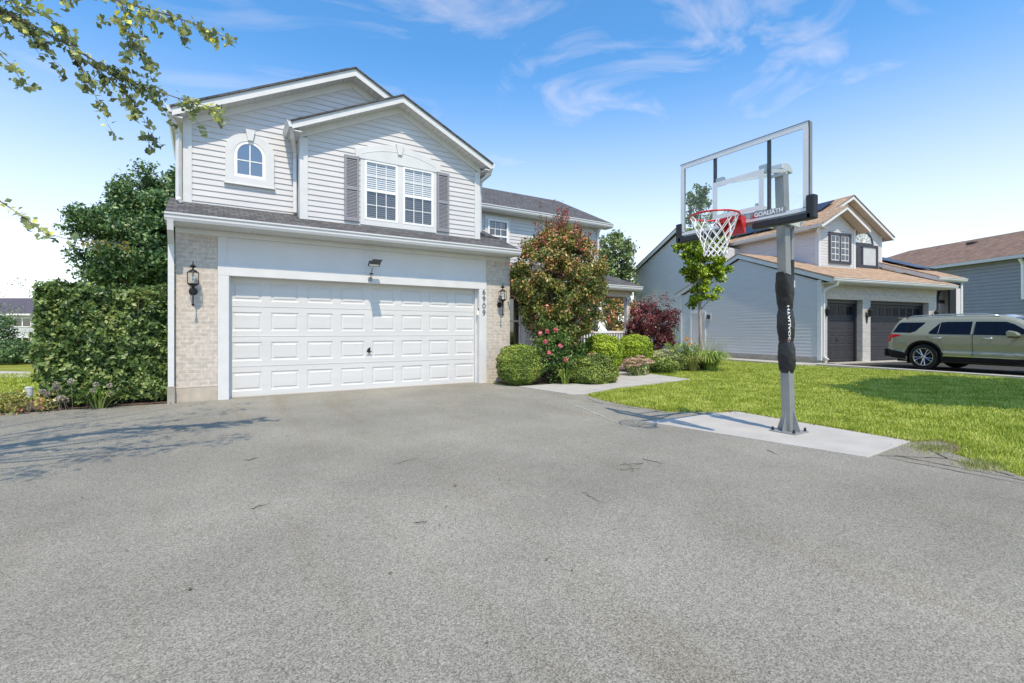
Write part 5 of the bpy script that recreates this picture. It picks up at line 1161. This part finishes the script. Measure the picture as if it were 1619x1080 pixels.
p=zat(938,575,11.9); sedum('pink sedum heads poking up between the low shrub and lime shrub',(p[0],p[1],0),L['perennial'],L['sedumpink'],18,.35,.60)
# --- perennials + ornamental grass
p=zat(1078,580,14.4); t=plant('perennial','tall leafy perennial with an orange bloom between sedum and ornamental grass','plant',(p[0],p[1],0))
c=[(random.uniform(-.4,.4),random.uniform(-.3,.3),random.uniform(.1,.75)) for _ in range(60)]; Q,_=clumps(c,3000,.13,1.2); Q=Q[Q[:,2]>.02]; leaves('foliage',Q,.06,L['perennial'],t,aspect=.4)
leaves('bloom',np.array([-.02,-.2,.95])+sph(60)*.05,.045,L['orange'],t); leaves('bloom',np.array([.22,-.1,.80])+sph(50)*.04,.04,L['orange'],t)
p=zat(1120,581,14.6); tuft('ornamental_grass','arching ornamental grass clump at the foot of the young tree','ornamental grass',(p[0],p[1],0),750,.62,.62,L['perennial'],.010,droop=.9)
tuft('ornamental_grass','wispy tall straw-coloured grass heads rising over the neighbour siding','ornamental grass',(p[0]+.35,p[1]+.3,0),120,1.0,.95,L['straw'],.004,droop=.5)
p=zat(1095,580,14.3); tuft('strappy_plant','spiky grassy plant between the perennial and the ornamental grass','plant',(p[0],p[1],0),260,.5,.4,L['straw'],.008)
# white stake by the neighbour door
p=zat(1095,580,14.9); tag(MB().tube([(p[0],p[1],0),(p[0]-.04,p[1],.9)],.012,6).build('garden_stake',M['white']),'thin white stake among the perennials left of the young tree','stake')
# --- purple bush
p=zat(1030,580,15.6); t=plant('purple_bush','dark purple-red leaved bush at the end of the porch railing','bush',(p[0],p[1],0))
c=crown_centres(150,(.82,.8,.82),(0,0,1.35),.14,2,.45); Q,_=clumps(c,15000,.17,.9); leaves('foliage',Q,.06,L['purple'],t,aspect=.6,jit=.8)
sh=[(random.uniform(-.7,.7),random.uniform(-.5,.5),random.uniform(1.95,2.35)) for _ in range(26)]; Q,_=clumps(sh,700,.10,1.6); leaves('shoots',Q,.05,L['purple'],t)
limbs(t,'twig',None,[tuple(x) for x in c[:40]],.035,'stems',.45,8)
Q,_=clumps([(.78,-.2,.9),(.85,-.1,1.2),(.7,-.3,.6),(.9,-.1,.5)],420,.22,1); leaves('green_shoots',Q,.06,L['perennial'],t)
Q,_=clumps([(-.05,-.7,.75),(.1,-.7,.62)],120,.12,1); leaves('green_shoots',Q,.07,L['perennial'],t)
# --- red-green tree
p=zat(884,596,11.9); t=plant('flowering_tree','dense tree with mixed green and bronze-red leaves in front of the porch','tree',(p[0],p[1],0))
c=crown_centres(420,(1.20,1.1,1.60),(0,0,2.32),.06,2,.45,.75); c[:,0]*=np.interp(c[:,2],[1,2.2,3.0,3.9],[.88,1.02,1.0,.70]); c[:,1]*=np.interp(c[:,2],[1,2.2,3.0,3.9],[.9,1.04,.92,.55])
Q,_=clumps(c,46000,.19,.9); up_=rng.uniform(0,1,len(Q))<np.clip((Q[:,2]-1.2)/2.6,.12,.95)
leaves('crown',Q[~up_],.068,L['goldgreen'],t,Q[~up_]-np.array([0,0,2.0]),aspect=.62,jit=1.1); leaves('red_leaves',Q[up_],.066,L['redgreen'],t,Q[up_]-np.array([0,0,2.0]),aspect=.62,jit=1.1)
spk=[]
for i in range(46):
    a=random.uniform(0,2*PI); r=random.uniform(0,.95); x,y=r*math.cos(a),r*math.sin(a); z0=2.32+1.50*math.sqrt(max(0,1-(r/1.05)**2)); hgt=random.uniform(.12,.36)+(.38*random.random() if r<.55 else 0)
    for u in np.linspace(0,1,8): spk.append((x+.08*u*math.cos(a),y,z0-.1+hgt*u))
Q,_=clumps(spk,2100,.065,1.2); 
L['redtop']=leafmat('red_shoot_leaf',[(0,(.10,.12,.025)),(.35,(.24,.10,.05)),(1,(.42,.09,.10))]); leaves('top_shoots',Q,.05,L['redtop'],t,aspect=.55)
limbs(t,'bark',None,[tuple(x) for x in c[:70]],.05,'trunk',1.1,4)
# --- sapling in front of the neighbour's wall
p=zat(1107,577,16.6); t=plant('young_tree','slim young tree with bright yellow-green crown before the neighbour\'s grey siding','tree',(p[0],p[1],0))
c=[];
def zpx(py): return (524-py)/766*16.6+1.175
for (x0,x1,y0,y1,k) in ((-.72,1.0,405,362,44),(-.72,1.0,432,390,40),(-.40,.75,452,425,20),(-.25,.42,475,450,9),(-.12,.25,484,470,3)):
    for i in range(k): c.append((random.uniform(x0,x1),random.uniform(-.5,.5),random.uniform(zpx(y0),zpx(y1))))
Q,_=clumps(c,15000,.20,.8); leaves('crown',Q,.09,L['lime'],t,aspect=.8)
c2=[(random.uniform(-.72,.30),random.uniform(-.4,.4),random.uniform(zpx(352),zpx(300))) for _ in range(34)]; c2=[q_ for q_ in c2 if abs(q_[0]+.2)<.55*(1-.5*(q_[2]-zpx(352))/1.2)]+[(-.15,0,zpx(297)),(-.6,0,zpx(325)),(.2,.1,zpx(330))]
Q,_=clumps(c2,1900,.17,1); leaves('upper_crown',Q,.085,L['tree_mid'],t,aspect=.8)
mb=MB(); mb.tube([(.0,0,-.05),(.02,0,1.0),(-.02,0,2.0),(.03,.02,3.4),(-.05,0,4.6),(-.12,0,zpx(300))],[.075,.06,.052,.04,.025,.008],9)
for q_ in c[::5]+c2[::3]: mb.tube([(.0,0,max(1.9,q_[2]-.9)),(q_[0]*.6,q_[1]*.6,q_[2]-.3),q_],[.018,.012,.004],5)
mb.build('trunk',M['bark_pale'],t,smooth=True)
# --- background trees
def bigtree(name,label,px,Z,rad,zc,nc,nl,cr,size,lm,seed,trunk_h=2.0,r0=.22,group=None,lumpy=.17,aspect=.6):
    p=zat(px,524,Z); t=plant(name,label,'tree',(p[0],p[1],0),group)
    c=crown_centres(nc,rad,(0,0,zc),lumpy,seed,.35); Q,_=clumps(c,nl,cr,.8); leaves('crown',Q,size,L[lm],t,Q-np.array([0,0,zc-.5]),aspect=aspect,jit=1.2)
    limbs(t,'bark',None,[tuple(x) for x in c[:60]],r0,'trunk',trunk_h,seed); return t
bigtree('shade_tree','large dark green tree rising behind the hedge and the house','dark'=='x' or 268,22.5,(3.45,3.4,3.6),4.85,330,90000,.62,.17,'tree_dark',11,2.2,.25,lumpy=.10)
bigtree('shade_tree','grey-green tree showing past the right end of the house above the porch roof',968,28,(1.25,1.25,2.1),4.7,110,11000,.5,.17,'tree_mid',12,2.0,.16)
bigtree('small_tree','small green and russet tree seen through the porch opening',978,21,(.9,.9,1.15),1.6,60,3600,.3,.11,'redgreen',13,.8,.08)
# far-left dark bushes
for i,(px,Z,r,h,lb) in enumerate(((48,18.0,1.2,.38,'dark rounded bush beyond the left lawn, touching the hedge'),(20,18.5,1.1,.40,'dark rounded bush beyond the left lawn, second from the hedge'),(-14,19.0,.8,1.1,'tall narrow dark bush at the left edge beyond the lawn'))):
    p=zat(px,588,Z); t=plant('dark_bush',lb,'bush',(p[0],p[1],0),'dark bushes beyond the left lawn'); c=crown_centres(70,(r,r,h),(0,0,h*.9),.18,20+i,.4,.05); Q,_=clumps(c,5000,.22,.9); Q=Q[Q[:,2]>0]; leaves('foliage',Q,.10,L['tree_dark'],t); limbs(t,'bark',None,[tuple(x) for x in c[:14]],.05,'stems',.3,i)
# airy pale shrub in front of the far house
p=zat(14,560,24); t=plant('wispy_shrub','wispy grey-green shrub in front of the distant pale house','shrub',(p[0],p[1],0)); c=crown_centres(40,(1.3,1.0,1.7),(0,0,1.5),.3,30,.7); Q,_=clumps(c,700,.35,1.2); leaves('foliage',Q,.10,L['tree_mid'],t); limbs(t,'bark',None,[tuple(x) for x in c[:20]],.04,'stems',.6,3)
# far-left neighbour drive strip
sheet('far_driveway',[zat(px,py,Z)[:2] for px,py,Z in ((-120,0,15.0),(48,0,14.0),(48,0,12.4),(-120,0,12.6))],.006,M['concrete'])
# =============== BIRCH: trunk outside at left, branches overhead ===============
bt=Vector((-4.6,-6.2,0)); t=plant('overhanging_tree','birch tree outside the left edge, its thin leafy branches hanging over the driveway','tree',tuple(bt))
mb=MB(); mb.tube([Vector((0,0,-.1)),Vector((.05,0,1.5)),Vector((.1,.05,3.2)),Vector((.15,.1,5.0)),Vector((.1,.1,7.0))],[.16,.14,.12,.08,.03],12)
LV=[];YV=[]
def hangs(path,r,nd,nl,hl=(.1,.45),yel=False,rnd=random.Random(5),lsp=.03,sprd=.05):
    """leafy branch: main curve with drooping side twigs"""
    path=[Vector(p)-bt for p in path]; mb.tube(path,[r*(1-.85*i/(len(path)-1)) for i in range(len(path))],6)
    tot=[(path[i+1]-path[i]).length for i in range(len(path)-1)]; T_=sum(tot)
    def at_(u):
        d=u*T_
        for i,l in enumerate(tot):
            if d<=l: return path[i].lerp(path[i+1],d/l)
            d-=l
        return path[-1]
    ax=(path[-1]-path[0]).normalized()
    for k in range(nd):
        u=rnd.uniform(.12,1); s=at_(u); h=rnd.uniform(*hl)*(1.25-.6*u); dr=(ax*rnd.uniform(-.1,.75)+Vector((rnd.uniform(-.5,.5),rnd.uniform(-.5,.5),rnd.uniform(-.9,.15)))).normalized()
        q=[s,s+dr*h*.5+Vector((0,0,-.02)),s+dr*h+Vector((0,0,-.10*h/.4))]; mb.tube(q,[.0032,.0022,.001],4)
        m=max(8,int(nl*h/.4*2.9))
        for j in range(m):
            v=rnd.uniform(.15,1.05); pp=q[0].lerp(q[1],v*2) if v<.5 else q[1].lerp(q[2],v*2-1)
            (YV if (yel and rnd.random()<.9) else LV).append(tuple(pp+Vector((rnd.uniform(-1,1),rnd.uniform(-1,1),rnd.uniform(-1.2,.5)))*lsp))
    for j in range(int(nl*T_*6)):
        pp=at_(rnd.uniform(.25,1.02)); (YV if (yel and rnd.random()<.6) else LV).append(tuple(pp+Vector((rnd.uniform(-1,1),rnd.uniform(-1,1),rnd.uniform(-1.2,.7)))*sprd))
b0=bt+Vector((.12,.05,3.6)); b1=bt+Vector((.1,.1,4.2))
hangs([b1,zat(-120,-40,3.4),zat(0,15,3.7),zat(60,45,3.8),zat(120,78,3.95),zat(200,128,4.15),zat(290,158,4.4),zat(345,172,4.6)],.016,42,15)
hangs([zat(130,92,3.95),zat(180,130,4.1),zat(215,165,4.2),zat(245,222,4.3)],.006,9,13,(.06,.2))
hangs([zat(100,60,3.9),zat(130,110,3.95),zat(155,160,4.0),zat(172,200,4.05)],.005,7,7,(.06,.16))
hangs([b1,zat(-60,-90,3.5),zat(100,-30,3.7),zat(190,2,3.85),zat(260,22,4.0),zat(310,38,4.1),zat(362,62,4.2)],.014,30,14,(.1,.35))
hangs([zat(190,2,3.85),zat(205,40,3.9),zat(225,85,3.95)],.005,10,12,(.06,.25))
hangs([b1,zat(-60,-60,3.5),zat(20,0,3.7),zat(70,25,3.8),zat(110,50,3.85)],.012,22,16,(.1,.3))
hangs([b0,zat(-140,30,3.5),zat(0,86,3.7),zat(22,108,3.75),zat(36,132,3.8)],.009,9,12,(.05,.15))
hangs([b0,zat(-160,260,3.4),zat(0,318,3.6),zat(30,338,3.65),zat(70,368,3.7)],.010,8,11,(.05,.16))
hangs([zat(30,338,3.65),zat(70,368,3.7),zat(110,379,3.75),zat(140,381,3.8)],.005,3,5,(.03,.06))
hangs([zat(125,380,3.78),zat(170,383,3.85),zat(205,386,3.9)],.004,5,9,(.03,.07),True,lsp=.016,sprd=.02)
# crown above and left of the frame, throwing the shade on the driveway
cc=[]
for i in range(60):
    x,y,z=random.uniform(-3.9,-.9),random.uniform(-7.6,-4.0),random.uniform(4.9,7.2)
    dx,dy=x-CAM[0],y-CAM[1]; Z_=dx*math.sin(R(32.3))+dy*math.cos(R(32.3)); X_=dx*math.cos(R(32.3))-dy*math.sin(R(32.3))
    py=524-766*(z-CAM[2]-.35)/max(Z_,.1); px=809+766*(X_+.3)/max(Z_,.1)
    if py<-25 or px<-30: cc.append((x-bt.x,y-bt.y,z))
    cc.append((random.uniform(-1.5,.6),random.uniform(-1.6,1.3),random.uniform(4.2,7.5)))
Q,_=clumps(cc,3600,.30,.6); LV2=Q
for q_ in cc[::3]: mb.tube([(.1,.05,3.4+random.random()*2),(q_[0]*.6,q_[1]*.6,q_[2]*.9),q_],[.03,.02,.005],5)
mb.build('trunk',M['bark'],t)
leaves('leaves',np.array(LV),.058,L['birch'],t,aspect=.72,droop=.9); leaves('yellow_leaves',np.array(YV),.036,L['yellow'],t,aspect=.7)
leaves('crown',LV2,.065,L['birch'],t,aspect=.7)
# --- tree outside the right edge, shading the lawn
s=Vector((12.6,-6.1,0)); tt=s-Vector((.165,.59,0))*5.2+Vector((.4,-.2,0))
t=plant('shade_tree','maple outside the right edge of the view whose shade falls on the lawn','tree',(tt.x,tt.y,0))
c=crown_centres(150,(3.3,1.7,1.3),(0,0,5.0),.15,40,.4)
def outside(q_):
    dx,dy=q_[0]+tt.x-CAM[0],q_[1]+tt.y-CAM[1]; Z_=dx*math.sin(R(32.3))+dy*math.cos(R(32.3)); X_=dx*math.cos(R(32.3))-dy*math.sin(R(32.3))
    return Z_<.3 or 809+766*(X_-.6)/Z_>1640 or 524-766*(q_[2]-.5-CAM[2])/Z_<-10
c=np.array([q_ for q_ in c if outside(q_)]); Q,_=clumps(c,70000,.5,.8); leaves('crown',Q,.19,L['tree_mid'],t); limbs(t,'bark',None,[tuple(x) for x in c[:50]],.14,'trunk',3.2,9)

# =============== GRASS ===============
from mathutils.geometry import intersect_point_tri_2d
def inpoly(P,poly):
    x,y=P[:,0],P[:,1]; ins=np.zeros(len(P),bool); n=len(poly)
    for i in range(n):
        x0,y0=poly[i]; x1,y1=poly[(i+1)%n]
        c=((y0>y)!=(y1>y))&(x<(x1-x0)*(y-y0)/(y1-y0+1e-12)+x0); ins^=c
    return ins
LP=[(5.62,-2.87)]+[(x+.03,y) for x,y in LAWN_EDGE[1:3]]+[(5.40,-4.9),(6.08,-5.36),(6.21,-5.5),(6.12,-6.5),(6.03,-7.6),(6.30,-7.75),(6.14,-7.98),(5.75,-8.03),(5.48,-8.38),(5.2,-8.62),(5.3,-9.4),(5.6,-12),(22,-12),(17.6,-6.3),(17.3,-3),(16.9,-1.2),(17.2,1.5),(16.6,2.4),(14.6,.75),(12.4,.2),(10.05,-.33),(9.62,-2.12),(7.02,-2.42)]
LP=[(x,y) for x,y in LP]
def blades(n,poly,box,zfun,hmin,hmax,w,name,label,lm):
    P=rng.uniform(0,1,(n,2))*np.array([box[1]-box[0],box[3]-box[2]])+np.array([box[0],box[2]])
    d=np.hypot(P[:,0]-CAM[0],P[:,1]-CAM[1]); keep=rng.uniform(0,1,n)<np.clip((6.5/d)**1.5,0,1); P=P[keep]; d=d[keep]
    P=P[inpoly(P,poly)]; d=np.hypot(P[:,0]-CAM[0],P[:,1]-CAM[1])
    # in view (with margin)
    th=R(32.3); dx=P[:,0]-CAM[0]; dy=P[:,1]-CAM[1]; X=dx*math.cos(th)-dy*math.sin(th); Z=dx*math.sin(th)+dy*math.cos(th); k=np.abs(X/Z)<1.35; P=P[k]; d=d[k]
    m=len(P); pat=.8+.2*np.sin(P[:,0]*2.1+1)*np.sin(P[:,1]*1.7)+.12*np.sin(P[:,0]*6+P[:,1]*5)
    h=rng.uniform(hmin,hmax,m)*pat; a=rng.uniform(0,2*PI,m); ww=w*(d/6.)**.75; q=np.stack([np.cos(a),np.sin(a),np.zeros(m)],1)*ww[:,None]*.5
    b=np.concatenate([P,np.full((m,1),-.012)],1); la=rng.uniform(0,2*PI,m); ln_=rng.uniform(.1,.75,m)*h; tip=b+np.stack([np.cos(la)*ln_,np.sin(la)*ln_,h],1); mid=b*.45+tip*.55; mid[:,2]+=h*.12
    V=np.stack([b-q,b+q,mid+q*.8,tip,mid-q*.8],1).reshape(-1,3)
    o=np_mesh(name,V,5,lm,None,faces=[(0,1,2,4),(4,2,3)]); tag(o,label,'grass',kind='stuff'); print(name,m); return o
blades(1250000,LP,(5.1,22,-12,2.6),None,.028,.068,.0065,'grass','short sunlit green grass of the lawn right of the driveway',L['grass'])
LP2=[(-2.75,.35),(-3.3,.3),(-6,.1),(-12,0),(-12,9),(-3.2,9),(-3.2,1.5)]
blades(200000,LP2,(-12,-2.7,0,9),None,.035,.08,.009,'grass','short grass of the strip of lawn left of the hedge',L['grass'])
# straggly weeds in the broken asphalt beside the slab
for (x,y,r_,nm2) in ((5.78,-7.84,.26,'weeds growing from the broken asphalt corner beyond the concrete slab'),(5.36,-8.30,.20,'weeds along the cracked asphalt edge near the right border of the picture')):
    n=900; P=np.stack([rng.normal(x,r_*.5,n),rng.normal(y,r_*.35,n),np.full(n,.004)],1); h=rng.uniform(.015,.05,n)[:,None]; a=rng.uniform(0,2*PI,n); q=np.stack([np.cos(a),np.sin(a),a*0],1)*.0028; u=sph(n)*.6+np.array([0,0,1.]); tip=P+u*h
    o=np_mesh('weed_patch',np.stack([P-q,P+q,tip],1).reshape(-1,3),3,L['straw'],None); tag(o,nm2,'weeds')
# =============== twigs and fallen leaves ===============
def gpt(px,py):
    Z=766*CAM[2]/(py-524); q=zat(px,py,Z); return q[0],q[1]
tw=[((625,735),(660,727),'thin curved twig on the asphalt left of the middle',.0018),((922,782),(956,799),'dark straight twig lying on the asphalt below the curled tendrils',.0022),((1017,728),(1050,736),'stout dark twig on the asphalt in front of the hoop shadow',.003),((1213,713),(1230,721),'short dark twig on asphalt near the slab edge below the pole',.003),((386,731),(411,725),'thin twig on the asphalt below the branch shadow',.003),((655,830),(680,828),'faint tan twig on asphalt in the lower middle',.003),((397,808),(425,800),'thin twig in the lower left of the driveway',.003)]
for (a,b,lb,r_) in tw:
    x0,y0=gpt(*a); x1,y1=gpt(*b); t=MB(); pts=[(lerp(x0,x1,u)+random.uniform(-.012,.012),lerp(y0,y1,u)+random.uniform(-.012,.012),.010+random.uniform(0,.008)) for u in np.linspace(0,1,7)]
    t.tube(pts,[r_*.6,r_,r_,r_*.9,r_*.8,r_*.6,r_*.3],6); tag(t.build('twig',M['twig']),lb,'twig','twigs scattered on the driveway')
t=MB(); 
for (a,b) in (((980,737),(1015,735)),((980,745),(1012,742)),((985,733),(1000,748)),((1003,738),(1016,733))):
    x0,y0=gpt(*a); x1,y1=gpt(*b); t.tube([(x0,y0,.012),((x0+x1)/2+.02,(y0+y1)/2-.03,.02),(x1,y1,.012)],.0016,5)
tag(t.build('tendrils',M['twig']),'curled brown tendrils lying together on the asphalt in front of the hoop','twig')
spots=[(367,946),(790,760),(720,770),(563,792),(440,700),(640,856),(905,905),(200,873),(130,790),(350,690),(497,757),(1055,900),(700,702),(262,768),(300,935),(1130,830),(850,725),(610,700),(770,1020),(1290,760)]
lm0=None
rs=random.Random(11)
for _ in range(26): spots.append((rs.uniform(40,1350),655+rs.random()**1.5*330))
for i,(px,py) in enumerate(spots):
    x,y=gpt(px,py); o=leaves('fallen_leaf',np.array([[0,0,0.]]),random.choice((.016,.02,.026)),M['leafdead'],None,np.array([[0,0,1.]]),aspect=.7,jit=.2); o.location=(x,y,.014)
    tag(o,'small dry leaf lying on the driveway','leaf','dry leaves scattered on the driveway')
# litter along the lawn edge
rnd=random.Random(3); Pq=[]
for i in range(420):
    k=rnd.randint(0,9); a,b=LAWN_EDGE[k],LAWN_EDGE[k+1]; u=rnd.random(); Pq.append((lerp(a[0],b[0],u)+rnd.gauss(-.01,.05),lerp(a[1],b[1],u)+rnd.gauss(0,.05),.022))
for i in range(160): Pq.append((rnd.uniform(-3.0,-.8),rnd.gauss(-.02,.05),.02))
o=leaves('leaf_litter',np.array(Pq),.028,M['leafdead'],None,np.tile([0,0,1.],(len(Pq),1)),jit=.5); tag(o,'brown leaf litter along the edges of the driveway','litter',kind='stuff')
